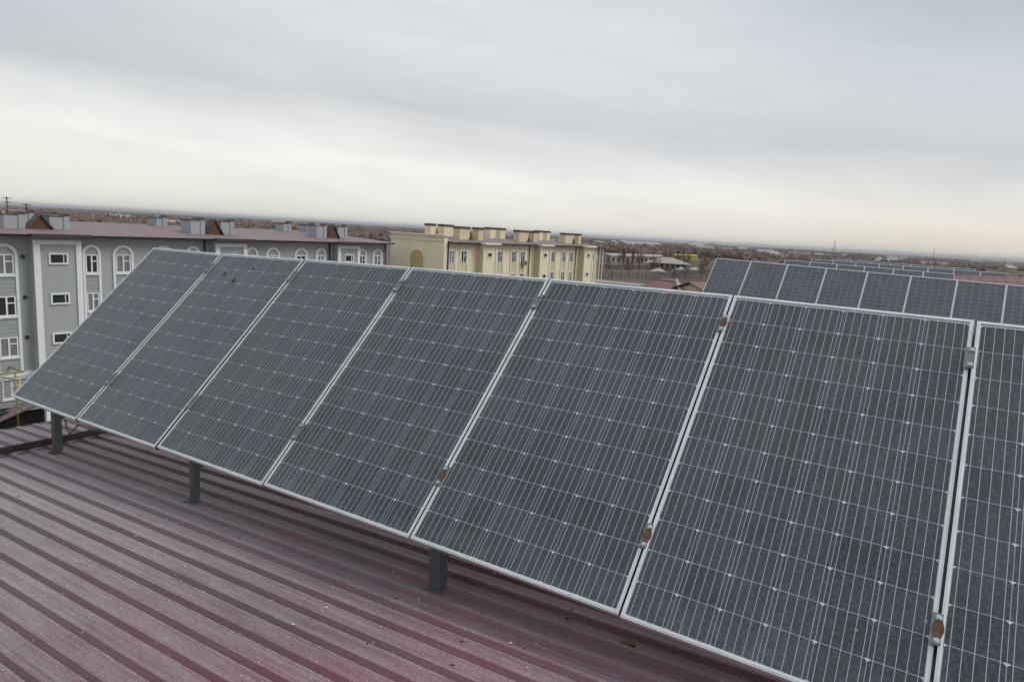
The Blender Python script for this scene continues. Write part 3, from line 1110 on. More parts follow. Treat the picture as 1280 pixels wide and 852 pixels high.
for bc in bays:
    cols += [(bc + 2.38, 0.60, 0.80), (bc + 4.52, 0.73, 1.02), (bc - 2.95, 0.60, 0.80)]
    if bc > 20:
        cols.append((bc - 5.25, 0.73, 1.02))
for (yc, half, ww) in cols:
    if yc < gy0 + 0.8 or yc > gy1 - 0.7:
        continue
    if abs(yc - 15.35) < 0.1:
        yc, half, ww = 15.5, 0.74, 1.02
    zs = -2.20 - half + 0.06            # spring of the arch
    mb = MB()
    th = 0.17
    mb.strip(arch_outline(yc, half, zs, -10.35), arch_outline(yc, half - th, zs, -10.35), 'x', GX + 0.002, GX + 0.09)
    sur = G.part(mb, 'window_surround', M['white_trim'])
    iw = half - th
    for st in range(4):
        zb = -4.08 - 2.62 * st
        if st == 3:
            zb -= 0.08
        fr, pg, pc = FR[ww]
        o = inst('window', fr, grey, Vector((GX + 0.003, yc, zb)) - G.o)
        inst('pane', pc if wr.random() < 0.62 else pg, o)
        mb = MB()
        mb.box(GX + 0.002, GX + 0.11, yc - iw + 0.003, yc + iw - 0.003, zb - 0.13, zb - 0.004)
        G.part(mb, 'sill', M['white_trim'])
        if st < 3:
            mb = MB()
            mb.box(GX + 0.002, GX + 0.035, yc - iw + 0.003, yc + iw - 0.003, zb - 1.33, zb - 0.135)
            G.part(mb, 'spandrel', M['grey_siding'])
mb = MB()
mb.box(GX + 0.002, GX + 0.16, gy0, gy1, -10.62, -10.36)
mb.box(GX + 0.002, GX + 0.10, gy0, gy1, -10.80, -10.622)
for bc in bays:
    mb.box(GX + 0.162, BX + 0.12, bc - 1.5, bc + 1.55, -10.62, -10.36)
G.part(mb, 'cornice', M['white_trim'])
# ground floor cladding with white window frames
mb = MB()
mb.box(GX + 0.002, GX + 0.05, gy0, gy1, GZ + 0.9, -10.81)
G.part(mb, 'base_cladding', M['grey_siding'])
mb = MB()
mb.box(GX + 0.002, GX + 0.12, gy0, gy1, GZ, GZ + 0.89)
G.part(mb, 'plinth', M['dark_void'])
# roof with low pitch
mb = MB()
ov = 0.75
ez = EZ + 0.06
mb.add([(GX + ov, gy0 - 0.5, ez), (GX + ov, gy1 + 0.4, ez), (-51, gy1 - 3.0, -0.74), (-51, gy0 - 0.5, -0.74), (-58.7, gy0 - 0.5, ez), (-58.7, gy1 + 0.4, ez)],
       [(0, 1, 2, 3), (3, 2, 5, 4), (1, 5, 2), (0, 3, 4), (0, 4, 5, 1)])
groof = G.part(mb, 'roof', M['far_roof'])
mb = MB()
mb.box(GX + 0.30, GX + ov + 0.02, gy0 - 0.5, gy1 + 0.45, EZ - 0.12, EZ + 0.05)
for bc in bays:
    mb.box(GX + ov + 0.021, BX + 0.72, bc - 1.7, bc + 1.8, EZ - 0.12, EZ + 0.05)
G.part(mb, 'fascia', M['fascia'])
mb = MB()
mb.box(GX + ov + 0.022, GX + ov + 0.16, gy0 - 0.5, gy1 + 0.45, EZ - 0.01, EZ + 0.10)
G.part(mb, 'gutter', M['gutter'])
for bc in bays:
    # brown boarded gable over every stair bay
    yc = bc
    dz = {5.5: -0.2, 18.3: -0.2, 31.1: 0.0}.get(bc, 0.06)
    mb = MB()
    x1 = -45.5
    hw, zb_, zt_ = 0.74, EZ + 0.22, -0.14 + dz
    mb.prism([(yc - hw, zb_), (yc + hw, zb_), (yc, zt_)], 'x', -46.2, x1)
    gb = G.part(mb, 'gable', M['gable'])
    mb = MB()
    mb.strip([(yc - hw - 0.12, zb_ - 0.02), (yc, zt_ + 0.12), (yc + hw + 0.12, zb_ - 0.02)], [(yc - hw, zb_ - 0.015), (yc, zt_ + 0.012), (yc + hw, zb_ - 0.015)], 'x', -46.2, x1 + 0.12)
    mb.build('gable_roof', M['fascia'], gb)
    # grey vent boxes left and right of it
    for (ya, yb, x0, zt2) in ((bc - 2.1, bc - 0.95, -45.5, -0.18 + dz), (bc + 0.55, bc + 1.75, -45.5, -0.18 + dz),
                              (bc - 2.3, bc - 1.45, -50.0, -0.16 + dz * 0.6), (bc + 0.6, bc + 1.5, -50.0, -0.18 + dz * 0.6)):
        if ya < gy0:
            continue
        mb = MB()
        mb.box(x0 - 1.3, x0, ya, yb, -1.45, zt2)
        mb.box(x0 - 1.0, x0 + 0.06, yb - 0.34, yb + 0.03, -1.45, zt2 + 0.06)
        ch = mb.build('chimney', M['chimney_grey'], groof)
        mb = MB()
        mb.box(x0 - 1.36, x0 + 0.03, ya - 0.06, yb - 0.345, zt2 + 0.002, zt2 + 0.05)
        mb.prism([(yb - 0.38, zt2 + 0.062), (yb + 0.07, zt2 + 0.062), (yb - 0.10, zt2 + 0.26), (yb - 0.2, zt2 + 0.26)], 'x', x0 - 0.5, x0 + 0.08)
        mb.build('chimney_cap', M['cap_brown'], groof)
for y in (29.1, 41.95, 49.45):
    mb = MB()
    mb.tube([(GX + 0.16, y, EZ - 0.15), (GX + 0.16, y, GZ + 0.3)], 0.07, 6)
    G.part(mb, 'downpipe', M['dark_pipe'])
for k in range(3):
    mb = MB()
    zc = -2.95 - 2.6 * k
    mb.prism([(16.55 + 0.13 * cos(2 * pi * j / 12), zc + 0.13 * sin(2 * pi * j / 12)) for j in range(12)], 'x', GX + 0.002, GX + 0.05)
    G.part(mb, 'vent', M['dark_pipe'])
# gabled entrance porch at the stair bay in view
mb = MB()
pc_ = 18.3
for sgn in (-1, 1):
    mb.prism([(pc_, -11.15), (pc_ + sgn * 5.2, -12.86), (pc_ + sgn * 5.2, -12.98), (pc_, -11.27)], 'x', -42.6, -41.4)
porch = G.part(mb, 'porch_roof', M['far_roof'])
mb = MB()
mb.prism([(pc_ - 3.0, -12.36), (pc_ + 3.0, -12.36), (pc_, -11.35)], 'x', -41.75, -41.6)
mb.build('porch_gable', M['grey_wall'], porch)
for yy in (-4.7, -1.7, 1.7, 4.7):
    mb = MB()
    mb.box(-41.9, -41.6, pc_ + yy - 0.15, pc_ + yy + 0.15, GZ + 0.12, -12.43)
    mb.build('porch_post', M['white_trim'], porch)
mb = MB()
mb.box(-42.6, -42.4, pc_ - 5.1, pc_ + 5.1, GZ + 0.1, -12.37)
mb.box(-42.38, -41.9, pc_ - 5.1, pc_ + 5.1, -12.42, -12.38)
mb.build('porch_back', M['dark_void'], porch)  # near-black colour stands for the shade inside the open porch

# yellow gas pipe along the front of the grey block
mb = MB()
pr = 0.06
mb.tube([(-42.0, 4.0, -9.98), (-42.0, 15.5, -9.95)], pr, 8)
mb.tube([(-42.0, 15.45, -9.95), (-43.95, 15.45, -9.95)], pr, 8)
for y in (6.0, 15.0):
    mb.tube([(-42.0, y, -10.0), (-42.0, y, GZ)], pr, 8)
mb.tube([(-42.0, 15.0, -10.9), (-43.9, 15.9, -10.9)], pr * 0.6, 6)
mb.tube([(-42.0, 14.0, -10.0), (-43.9, 15.6, -10.8)], pr * 0.5, 6)
mb.tube([(-40.8, 16.55, -12.35), (-40.8, 16.55, GZ)], pr, 8)
mb.tube([(-40.8, 16.55, -12.35), (-41.9, 16.55, -12.35)], pr * 0.8, 8)
o = mb.build('gas_pipe', M['pipe_yellow'], smooth=True)
tag(o, 'yellow gas pipe on tall risers before the ground floor of the grey block', 'pipe')

# roof aerials on the grey block
for (x, y, h, lab) in ((-50.2, 18.25, 1.75, 'short thick dark aerial pole on the grey block roof, further left'),
                       (-50.6, 19.6, 1.35, 'thin dark aerial pole on the grey block roof beside the vent boxes')):
    mb = MB()
    mb.tube([(0, 0, 0), (0, 0, h)], 0.04, 6)
    mb.tube([(0, -0.28, h - 0.1), (0, 0.28, h - 0.1)], 0.02, 5)
    mb.tube([(0, -0.2, h - 0.4), (0, 0.2, h - 0.4)], 0.02, 5)
    o = mb.build('aerial', M['dark_pipe'])
    o.location = (x, y, -0.95)
    tag(o, lab, 'aerial')

# ---- yellow block --------------------------------------------------
YX = -38.5
YB = YX + 0.8
yy0, yy1 = 52.3, 88.3
YE = -1.06
yel = thing('apartment_building', 'pale yellow apartment block with ochre end wall and brown capped chimneys', 'building', (YX, yy0, GZ))
Yb = Block(yel, (YX, yy0, GZ))
mb = MB()
mb.box(-45.8, YX, yy0 + 0.6, yy1, GZ, YE)
Yb.part(mb, 'wall', M['yellow_wall'])
# end wall with raised parapet and blind arched niche
mb = MB()
mb.box(-45.8, YX + 0.06, yy0, yy0 + 0.58, GZ, -0.46)
endw = Yb.part(mb, 'end_wall', M['yellow_wall'])
mb = MB()
mb.box(-45.9, YX + 0.22, yy0 - 0.16, yy0 + 0.62, -0.455, -0.34)
mb.box(-45.85, YX + 0.14, yy0 - 0.10, yy0 - 0.002, -0.98, -0.80)
mb.build('cornice', M['cream_trim'], endw)
mb = MB()
mb.box(-45.82, YX + 0.10, yy0 - 0.05, yy0 - 0.002, -0.79, -0.65)
mb.build('ochre_band', M['ochre_wall'], endw)
mb = MB()
nc, nh, ns = -42.0, 0.92, -2.95
pts = [(nc - nh, GZ + 4)] + [(nc + nh * cos(pi - pi * k / 14), ns + nh * sin(pi - pi * k / 14)) for k in range(15)] + [(nc + nh, GZ + 4)]
mb.prism(pts, 'y', yy0 - 0.03, yy0 - 0.002)
mb.build('niche', M['ochre_dark'], endw)
mb = MB()
ins = [(nc - nh - 0.13, GZ + 4)] + [(nc + (nh + 0.13) * cos(pi - pi * k / 14), ns + (nh + 0.13) * sin(pi - pi * k / 14)) for k in range(15)] + [(nc + nh + 0.13, GZ + 4)]
mb.strip(ins, pts, 'y', yy0 - 0.06, yy0 - 0.002)
mb.build('niche_trim', M['cream_trim'], endw)
ybays = [(58.2, 60.9), (70.4, 73.1), (82.4, 85.2)]
fr, pmb = window_meshes(0.95, 1.35)
pgl, pcu = pane_mesh(pmb, M['glass']), pane_mesh(pmb, M['curtain_glass'])
for (ya, yb) in ybays:
    mb = MB()
    mb.box(YX + 0.001, YB, ya, yb, GZ + 0.1, YE - 0.002)
    bay = Yb.part(mb, 'stair_bay', [M['yellow_wall'], M['ochre_wall']])
    # the bay's side walls take the darker ochre tone
    me = bay.data
    for p in me.polygons:
        if abs(p.normal.y) > 0.9:
            p.material_index = 1
    mb = MB()
    for (a, b) in ((ya, ya + 0.28), (yb - 0.28, yb)):
        mb.box(YB + 0.002, YB + 0.07, a, b, GZ + 2.5, YE - 0.15)
    mb.build('pilaster', M['cream_trim'], bay)
    for st in range(4):
        zc = -2.3 - 2.62 * st
        yc = ya + 1.3
        mb = MB()
        f = 0.07
        a, h = 0.42, 0.27
        mb.strip([(yc - a, zc - h), (yc - a, zc + h), (yc + a, zc + h), (yc + a, zc - h)],
                 [(yc - a + f, zc - h + f), (yc - a + f, zc + h - f), (yc + a - f, zc + h - f), (yc + a - f, zc - h + f)], 'x', YB + 0.002, YB + 0.07, True)
        wd = mb.build('window', M['window_white'], bay)
        mb = MB()
        mb.box(YB + 0.002, YB + 0.02, yc - a + f, yc + a - f, zc - h + f, zc + h - f)
        mb.build('pane', M['glass'], wd)
ywin = [53.65, 55.75, 62.7, 65.65, 67.6, 75.1, 78.0, 80.1, 86.7]
for yc in ywin:
    half = 0.78 if yc not in (67.6, 80.1) else 0.6
    half = min(half, 0.78)
    zs = -2.0
    mb = MB()
    th = 0.20
    mb.strip(arch_outline(yc, half, zs, -12.0), arch_outline(yc, half - th, zs, -12.0), 'x', YX + 0.002, YX + 0.08)
    Yb.part(mb, 'window_surround', M['cream_trim'])
    for st in range(4):
        zb = -3.25 - 2.62 * st
        o = inst('window', fr, yel, Vector((YX + 0.003, yc, zb)) - Yb.o)
        inst('pane', pgl if wr.random() < 0.6 else pcu, o)
        mb = MB()
        mb.box(YX + 0.002, YX + 0.03, yc - half + th, yc + half - th, zb - 1.15, zb - 0.14)
        Yb.part(mb, 'spandrel', M['ochre_wall'])
mb = MB()
mb.add([(YX + 0.6, yy0 + 0.6, YE + 0.05), (YX + 0.6, yy1 + 0.4, YE + 0.05), (-42.2, yy1 - 2.5, -0.56), (-42.2, yy0 + 0.6, -0.56), (-46.2, yy0 + 0.6, YE + 0.05), (-46.2, yy1 + 0.4, YE + 0.05)],
       [(0, 1, 2, 3), (3, 2, 5, 4), (1, 5, 2), (0, 3, 4), (0, 4, 5, 1)])
yroof = Yb.part(mb, 'roof', M['far_roof'])
mb = MB()
mb.box(YX + 0.12, YX + 0.62, yy0 + 0.62, yy1 + 0.4, YE - 0.10, YE + 0.04)
Yb.part(mb, 'fascia', M['fascia'])
for (ya, yb) in ybays:
    mb = MB()
    mb.box(YX + 0.64, YB + 0.45, ya - 0.2, yb + 0.2, YE - 0.12, YE + 0.06)
    Yb.part(mb, 'bay_cornice', M['cream_trim'])
for (ya, yb, x0) in ((56.9, 58.77, -40.0), (60.4, 61.4, -40.0), (69.0, 71.2, -40.0), (72.5, 73.5, -40.0), (80.9, 83.5, -40.0), (84.8, 85.7, -40.0),
                     (55.6, 56.4, -43.0), (57.9, 59.6, -43.0), (67.0, 68.2, -43.0), (69.3, 70.4, -43.0), (78.9, 79.9, -43.0), (81.0, 81.9, -43.0)):
    mb = MB()
    front = x0 > -41
    zt_ = 0.40 if front else 0.54
    mb.box(x0 - 0.85, x0, ya, yb, -1.1, zt_)
    mb.build('chimney', M['ochre_wall'] if front else M['yellow_wall'], yroof)
    mb = MB()
    mb.box(x0 - 0.90, x0 + 0.06, ya - 0.06, yb + 0.06, zt_ + 0.002, zt_ + 0.23)
    mb.build('chimney_cap', M['cap_brown'], yroof)
for (yc) in (59.0, 71.3, 83.4):
    mb = MB()
    mb.prism([(yc - 0.5, YE + 0.12), (yc + 0.5, YE + 0.12), (yc, 0.05)], 'x', -41.5, -40.0)
    Yb.part(mb, 'gable', M['gable'])
for y in (52.95, 69.0, 81.2, 87.9):
    mb = MB()
    mb.tube([(YX + 0.14, y, YE - 0.12), (YX + 0.14, y, GZ + 0.3)], 0.07, 6)
    Yb.part(mb, 'downpipe', M['dark_pipe'] if y < 87 else M['cream_trim'])
mb = MB()
mb.box(0, 0.36, -0.38, 0.38, 0, 0.55)
ac = mb.build('air_conditioner', M['slate'], bevel=0.02)
ac.location = (YX + 0.10, 67.7, -3.55)
tag(ac, 'white air conditioner box on the yellow facade under an upper window', 'air conditioner')
mb = MB()
mb.prism([(0.2 * cos(2 * pi * k / 14), 0.275 + 0.2 * sin(2 * pi * k / 14)) for k in range(14)], 'x', 0.361, 0.375)
mb.build('fan_grille', M['dark_pipe'], ac)


# ================================================================== THE PLAIN BEYOND
def house(name, label, loc, rz, w, d, h, rise, wall_m, roof_m, hip=False, windows=0, group=None, cat='house', ov=0.4, win_h=1.3):
    t = thing(name, label, cat, loc, (0, 0, rz), group)
    a, b = w / 2, d / 2
    mb = MB()
    if hip:
        mb.box(-a, a, -b, b, 0, h)
    else:
        mb.prism([(-b, 0), (b, 0), (b, h), (0, h + rise * b / (b + ov)), (-b, h)], 'x', -a, a)
    mb.build('wall', wall_m, t)
    mb = MB()
    A, B = a + ov, b + ov
    if hip:
        r = max(0.0, A - B)
        mb.add([(-A, -B, h), (A, -B, h), (A, B, h), (-A, B, h), (-r, 0, h + rise), (r, 0, h + rise)],
               [(0, 1, 5, 4), (2, 3, 4, 5), (1, 2, 5), (3, 0, 4), (0, 3, 2, 1)])
    else:
        th = 0.18
        for s in (-1, 1):
            mb.prism([(0, h + rise + 0.03), (s * B, h + 0.03), (s * B, h + th), (0, h + rise + th + 0.03)], 'x', -A, A)
    mb.build('roof', roof_m, t)
    for k in range(windows):
        x = -a + (k + 0.5) * w / windows
        mb = MB()
        ww = min(1.6, w / windows * 0.5)
        mb.box(x - ww / 2, x + ww / 2, -b - 0.06, -b - 0.003, h * 0.3, h * 0.3 + min(win_h, h * 0.6))
        mb.build('window', M['glass'], t)
    return t


yaw = 0.576
# red roofed lower building just past the front row
house('village_house', 'low house with dark red roof and ochre gable behind the panel tops', (-24.6, 100.0, GZ), rad(62), 9.0, 11.0, 5.9, 2.0, M['ochre_wall'], M['red_roof'], windows=3, cat='house', ov=0.5)
house('village_house', 'low red roofed wing with pale ridge left of the ochre gable', (-31.5, 100.0, GZ), rad(-14), 11.0, 9.0, 5.7, 2.1, M['house_tan'], M['red_roof'], hip=True, windows=4, cat='house', ov=0.5)
wing = [o_ for o_ in COL.objects if o_.name.startswith('village_house')][1]
mb = MB()
for (x0, x1) in ((-1.5, 1.5),):
    mb.box(x0, x1, -0.3, 0.3, 7.76, 7.9)
mb.tube([(1.3, 0, 7.85), (6.0, -5.0, 5.8)], 0.32, 6)
mb.build('ridge_cap', M['ridge_cap'], wing)
# grey roofed pavilion in the middle distance
p = house('pavilion', 'wide pavilion with pale hipped roof and dark glazed front', (-113.5, 322.0, GZ), rad(20), 17.5, 13, 3.3, 2.7, M['house_white'], M['slate'], hip=True, windows=7, cat='pavilion', ov=1.8, win_h=2.0)
# long low terrace with dark openings
house('market_hall', 'long low pale hall with a row of dark openings left of the pavilion', (-163, 395, GZ), rad(80), 62, 10, 3.6, 1.2, M['house_white'], M['slate'], windows=0, cat='hall')
hall = [ob for ob in COL.objects if ob.name.startswith('market_hall')][0]
for k in range(12):
    mb = MB()
    x = -28 + k * 5.1
    mb.box(x - 1.3, x + 1.3, -5.07, -5.003, 0.4, 2.7)
    mb.build('window', M['glass'], hall)
house('shed', 'long shed with mustard yellow front behind the pavilion', (-173, 515, GZ), rad(75), 30, 8, 3.6, 0.8, M['mustard'], M['mustard'], cat='shed')
house('shed', 'small orange kiosk far behind the pavilion', (-202, 536, GZ), rad(30), 9, 5, 4.2, 0.9, M['orange'], M['orange'], cat='kiosk')
house('greenhouse', 'very long pale shed near the horizon right of the yellow block', (-505, 1210, GZ), rad(98), 330, 24, 6, 4, M['house_white'], M['slate'], cat='shed')
house('greenhouse', 'long whitish shed close under the horizon above the pavilion', (-640, 1960, GZ), rad(95), 190, 26, 7, 5, M['house_white'], M['slate'], cat='shed')
house('greenhouse', 'tall pale hall at the left end of the long shed', (-480, 1090, GZ), rad(98), 40, 26, 7, 4, M['house_white'], M['slate'], cat='shed')

# picket railing with piers in front of the pavilion
def fence_line(label, pts, h, mat, pier=4.0):
    t = thing('fence', label, 'fence', (pts[0][0], pts[0][1], GZ))
    o0 = Vector((pts[0][0], pts[0][1], GZ))
    rail = MB()
    for (p_, q_) in zip(pts[:-1], pts[1:]):
        p, q = Vector((p_[0], p_[1], 0)), Vector((q_[0], q_[1], 0))
        d = (q - p)
        n = max(1, int(d.length / pier))
        u = d.normalized()
        for k in range(n + 1):
            c = p + d * (k / n)
            if k == n and q_ is not pts[-1]:
                continue
            pb = MB()
            pb.box(-0.22, 0.22, -0.22, 0.22, 0, h + 0.2)
            pb.box(-0.28, 0.28, -0.28, 0.28, h + 0.202, h + 0.32)
            po = pb.build('pier', mat, t)
            po.location = (c.x - o0.x, c.y - o0.y, 0)
        m = int(d.length / 0.9)
        for k in range(m):
            c = p + d * ((k + 0.5) / m)
            rail.box(c.x - o0.x - 0.12, c.x - o0.x + 0.12, c.y - o0.y - 0.12, c.y - o0.y + 0.12, 0.25, h)
        for zz in (0.25, h - 0.25):
            w = u.cross(Vector((0, 0, 1))) * 0.06
            a, b = p - o0, q - o0
            vs = [(v.x, v.y, z_) for z_ in (zz, zz + 0.18) for v in (a - w, b - w, b + w, a + w)]
            rail.add(vs, [(0, 3, 2, 1), (4, 5, 6, 7), (0, 1, 5, 4), (1, 2, 6, 5), (2, 3, 7, 6), (3, 0, 4, 7)])
    rail.build('railing', mat, t)
    return t


fence_line('long pale picket railing before the pavilion and the path', [(-112, 196), (-93.9, 215.4), (-87.1, 237.7), (-87.4, 309)], 2.3, M['fence_grey'])
fence_line('brown board fence beneath the bare trees beside the market hall', [(-150, 262), (-122, 274), (-116.8, 312)], 2.0, M['wood'], 6)

# small white parasol roofs on poles
for (x, y, r, lab) in ((-82.7, 229.6, 2.6, 'white pyramid canopy on a pole, leftmost of three before the pavilion'),
                       (-84.5, 258.8, 2.0, 'white pyramid canopy on a pole, middle of three before the pavilion'),
                       (-81.9, 267.5, 2.4, 'white pyramid canopy on a pole, rightmost of three before the pavilion')):
    t = thing('canopy', lab, 'canopy', (x, y, GZ), (0, 0, 0.4), 'white canopies')
    mb = MB()
    mb.add([(-r, -r, 3.2), (r, -r, 3.2), (r, r, 3.2), (-r, r, 3.2), (0, 0, 4.3)], [(0, 1, 4), (1, 2, 4), (2, 3, 4), (3, 0, 4), (0, 3, 2, 1)])
    mb.build('canopy_roof', M['house_white'], t)
    mb = MB()
    mb.tube([(0, 0, 0), (0, 0, 3.3)], 0.12, 6)
    mb.build('pole', M['house_white'], t)
# poles and masts
for (x, y, h, r, m, lab) in ((-85.7, 282.3, 7.0, 0.16, 'house_white', 'slim white pole standing above the railing'),
                             (-98, 300, 11.5, 0.12, 'dark_pipe', 'dark lamp pole rising behind the pale canopies'),
                             (-150, 395, 13.0, 0.16, 'dark_pipe', 'tall dark pole rising left of the pavilion above the horizon'),
                             (-38.2, 88.5, 12.6, 0.09, 'cream_trim', 'white vertical pole beside the far end of the yellow block'),
                             (-38.2, 89.5, 11.9, 0.08, 'cream_trim', 'shorter white pole right of the yellow block')):
    mb = MB()
    mb.tube([(0, 0, 0), (0, 0, h)], r, 6)
    o = mb.build('pole', M[m])
    o.location = (x, y, GZ)
    tag(o, lab, 'pole')


def mast(x, y, h, w, lab):
    mb = MB()
    for sx in (-1, 1):
        for sy in (-1, 1):
            mb.tube([(sx * w, sy * w, 0), (0, 0, h * 0.96)], 0.14 * h / 40, 4)
    for k in range(8):
        z0, z1 = h * k / 9, h * (k + 1) / 9
        a, b = w * (1 - k / 9), w * (1 - (k + 1) / 9)
        mb.tube([(-a, -a, z0), (b, b, z1)], 0.09 * h / 40, 4)
        mb.tube([(a, -a, z0), (-b, b, z1)], 0.09 * h / 40, 4)
    mb.tube([(0, 0, h * 0.9), (0, 0, h)], 0.12 * h / 40, 4)
    o = mb.build('lattice_mast', M['dark_pipe'])
    o.location = (x, y, GZ)
    tag(o, lab, 'mast')


mast(-110, 823, 27, 2.2, 'dark lattice mast on the skyline above the second row of panels')
mast(-15, 775, 22, 1.6, 'thin lattice mast on the skyline at the right, above the last rows')
mast(38, 700, 15, 1.4, 'small pylon near the right edge of the skyline')


# ---- bare trees
def bare_tree_meshes(h, spread, seed, mat, poplar=False):
    r = random.Random(seed)
    tm = MB()
    tm.tube([(0, 0, 0), (0.05 * r.uniform(-1, 1), 0.05, h * 0.45), (0.1 * r.uniform(-1, 1), 0, h * 0.8)], h * 0.022, 6, h * 0.006)
    cm = MB()
    n = 90 if poplar else 120
    for _ in range(n):
        z0 = h * r.uniform(0.22, 0.75)
        a = r.uniform(0, 2 * pi)
        up = r.uniform(0.75, 0.95) if poplar else r.uniform(0.25, 0.85)
        ln = h * r.uniform(0.12, 0.34) * (0.8 if poplar else 1)
        rad_ = spread * r.uniform(0.0, 0.35)
        p0 = Vector((rad_ * cos(a), rad_ * sin(a), z0))
        d = Vector((cos(a) * math.sqrt(1 - up * up), sin(a) * math.sqrt(1 - up * up), up))
        p1 = p0 + d * ln * 0.6
        if not poplar and Vector((p1.x, p1.y)).length > spread:
            continue
        for _k in range(4):
            e = (d + Vector((r.uniform(-.5, .5), r.uniform(-.5, .5), r.uniform(-.1, .5)))).normalized()
            q = p0 + d * ln * r.uniform(0.2, 0.6)
            s = q + e * ln * r.uniform(0.3, 0.6)
            wdt = h * r.uniform(0.004, 0.009)
            sd = e.cross(Vector((r.uniform(-1, 1), r.uniform(-1, 1), r.uniform(-1, 1)))).normalized() * wdt
            cm.add([q - sd, q + sd, s], [(0, 1, 2)])
        cm.tube([p0, p1], h * 0.005, 3, h * 0.002)
    return tm.mesh('trunk', M['bark']), cm.mesh('crown', mat, fix=False)


TREES = [bare_tree_meshes(6.5, 2.2, 1, M['twigs']), bare_tree_meshes(5.5, 2.4, 2, M['twigs_red']),
         bare_tree_meshes(9.0, 0.9, 3, M['twigs'], True), bare_tree_meshes(7.5, 2.6, 4, M['twigs_red']),
         bare_tree_meshes(4.2, 1.9, 5, M['twigs'])]
kinds = ['rounded grey-brown bare tree', 'small reddish bare tree', 'slim upright bare poplar', 'broad reddish bare tree', 'low bushy bare tree']
tr = random.Random(21)


def cam_polar(deg, dist):
    """azimuth in degrees right of the view axis"""
    a = yaw - rad(deg)
    return (5.92 - sin(a) * dist, -3.37 + cos(a) * dist)


for i in range(150):
    deg = tr.uniform(5.5, 19) if i < 110 else tr.uniform(-32, 5)
    dist = tr.uniform(255, 620) if i < 110 else tr.uniform(420, 760)
    if i >= 110 and deg < 6:
        dist = tr.uniform(520, 860)
    x, y = cam_polar(deg, dist)
    k = tr.randrange(5)
    if deg < 14 and 285 < dist < 345 and abs(deg - 11.5) < 3.0:
        continue
    o = thing('bare_tree', kinds[k] + ' standing on the brown plain beyond the blocks', 'tree', (x, y, GZ), (0, 0, tr.uniform(0, 6.28)), kinds[k] + 's')
    s = tr.uniform(0.75, 1.25)
    o.scale = (s, s, s)
    inst('trunk', TREES[k][0], o)
    inst('crown', TREES[k][1], o)

# ---- far woods: countless bare thickets, one object
wr2 = random.Random(5)
mb = MB()
for belt in range(230):
    dist = 520 * (14.0 ** wr2.random())
    deg = wr2.uniform(-40, 44)
    if dist < 700 and -2 < deg < 8:
        continue
    cx, cy = cam_polar(deg, dist)
    ln = wr2.uniform(40, 170) * (dist / 900) ** 0.5
    ang = wr2.uniform(-0.5, 0.5) + (0.0 if wr2.random() < 0.7 else 1.2) + yaw
    hh = wr2.uniform(3.5, 9.0)
    nn = int(34 + ln * 0.35)
    for _ in range(nn):
        t = wr2.uniform(-0.5, 0.5) * ln
        w = wr2.gauss(0, 6)
        x = cx + cos(ang) * t - sin(ang) * w
        y = cy + sin(ang) * t + cos(ang) * w
        r = wr2.uniform(1.5, 4.0) * (dist / 900) ** 0.3
        h = hh * wr2.uniform(0.55, 1.15)
        a = wr2.uniform(0, 3.1)
        vs = []
        for k in range(5):
            aa = a + 2 * pi * k / 5
            vs.append((x + r * cos(aa), y + r * sin(aa), GZ + h * wr2.uniform(0.45, 0.75)))
        for k in range(5):
            aa = a + 2 * pi * k / 5
            vs.append((x + r * 0.7 * cos(aa), y + r * 0.7 * sin(aa), GZ))
        vs.append((x + wr2.uniform(-.3, .3) * r, y + wr2.uniform(-.3, .3) * r, GZ + h))
        mb.add(vs, [(k, (k + 1) % 5, 10) for k in range(5)] + [(k + 5, (k + 1) % 5 + 5, (k + 1) % 5, k) for k in range(5)])
o = mb.build('woodland', M['woodland'], fix=False)
tag(o, 'belts of bare brown woods reaching to the horizon', 'woods', kind='stuff')

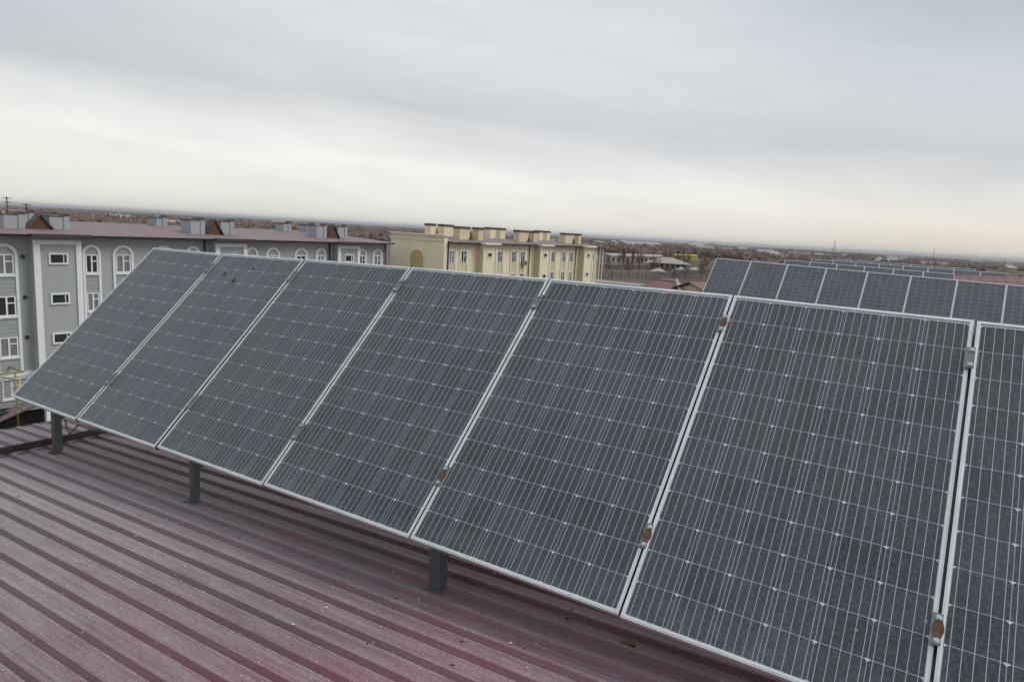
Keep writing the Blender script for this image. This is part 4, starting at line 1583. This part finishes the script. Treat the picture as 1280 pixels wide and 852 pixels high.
# ---- dry reed beds: one object
mb = MB()
wr3 = random.Random(9)
for belt in range(60):
    dist = 800 * (3.2 ** wr3.random())
    deg = wr3.uniform(-36, 2) if belt < 44 else wr3.uniform(2, 20)
    cx, cy = cam_polar(deg, dist)
    ln = wr3.uniform(80, 260)
    ang = yaw + wr3.uniform(-0.25, 0.25)
    for _ in range(int(ln * 0.6)):
        t = wr3.uniform(-0.5, 0.5) * ln
        w = wr3.gauss(0, 14)
        x = cx + cos(ang) * t - sin(ang) * w
        y = cy + sin(ang) * t + cos(ang) * w
        r = wr3.uniform(2, 4)
        h = wr3.uniform(2.2, 4.2)
        a = wr3.uniform(0, 3.1)
        vs = [(x + r * cos(a + k * pi / 2), y + r * sin(a + k * pi / 2), GZ) for k in range(4)]
        vs += [(x + r * 0.8 * cos(a + k * pi / 2), y + r * 0.8 * sin(a + k * pi / 2), GZ + h * wr3.uniform(0.8, 1.1)) for k in range(4)]
        mb.add(vs, [(4, 5, 6, 7)] + [(k, (k + 1) % 4, (k + 1) % 4 + 4, k + 4) for k in range(4)])
o = mb.build('reed_bed', M['reeds'], fix=False)
tag(o, 'dry tan reed beds on the plain behind the grey block', 'reeds', kind='stuff')

# ---- scattered far houses
hr = random.Random(33)
looks = [('whitewashed far house with pale roof', M['house_white'], M['slate']), ('tan far house with pale roof', M['house_tan'], M['slate']),
         ('whitewashed far house with red roof', M['house_white'], M['red_roof'])]
meshes = []
for (nm, wm, rm) in looks:
    mbw, mbr = MB(), MB()
    mbw.prism([(-4.5, 0), (4.5, 0), (4.5, 3.2), (0, 5.6), (-4.5, 3.2)], 'x', -8, 8)
    for s in (-1, 1):
        mbr.prism([(0, 5.9), (s * 5, 3.2), (s * 5, 3.4), (0, 6.1)], 'x', -8.4, 8.4)
    meshes.append((mbw.mesh('wall', wm), mbr.mesh('roof', rm)))
for i in range(85):
    dist = 900 * (4.0 ** hr.random())
    deg = hr.uniform(-37, 38)
    x, y = cam_polar(deg, dist)
    k = hr.choice((0, 0, 1, 1, 2))
    t = thing('far_house', looks[k][0] + ' on the plain near the horizon', 'house', (x, y, GZ), (0, 0, hr.uniform(0, 3.1)), looks[k][0] + 's')
    s = hr.uniform(0.8, 1.5)
    t.scale = (s * hr.uniform(0.8, 2.0), s, s)
    inst('wall', meshes[k][0], t)
    inst('roof', meshes[k][1], t)

# ---- the air: thin winter haze over the plain
mb = MB()
mb.box(-24000, 24000, -24000, 24000, GZ - 1.0, 36.0)
m = bpy.data.materials.new('winter_haze')
m.use_nodes = True
nt = NT(m.node_tree)
nt.n.clear()
pv = nt.new('ShaderNodeVolumePrincipled')
pv.inputs['Color'].default_value = (0.60, 0.61, 0.65, 1)
pv.inputs['Density'].default_value = 0.00010
out = nt.new('ShaderNodeOutputMaterial')
nt.l.new(pv.outputs[0], out.inputs['Volume'])
o = mb.build('haze', m)
tag(o, 'thin bluish winter haze over the plain', 'haze', kind='stuff')
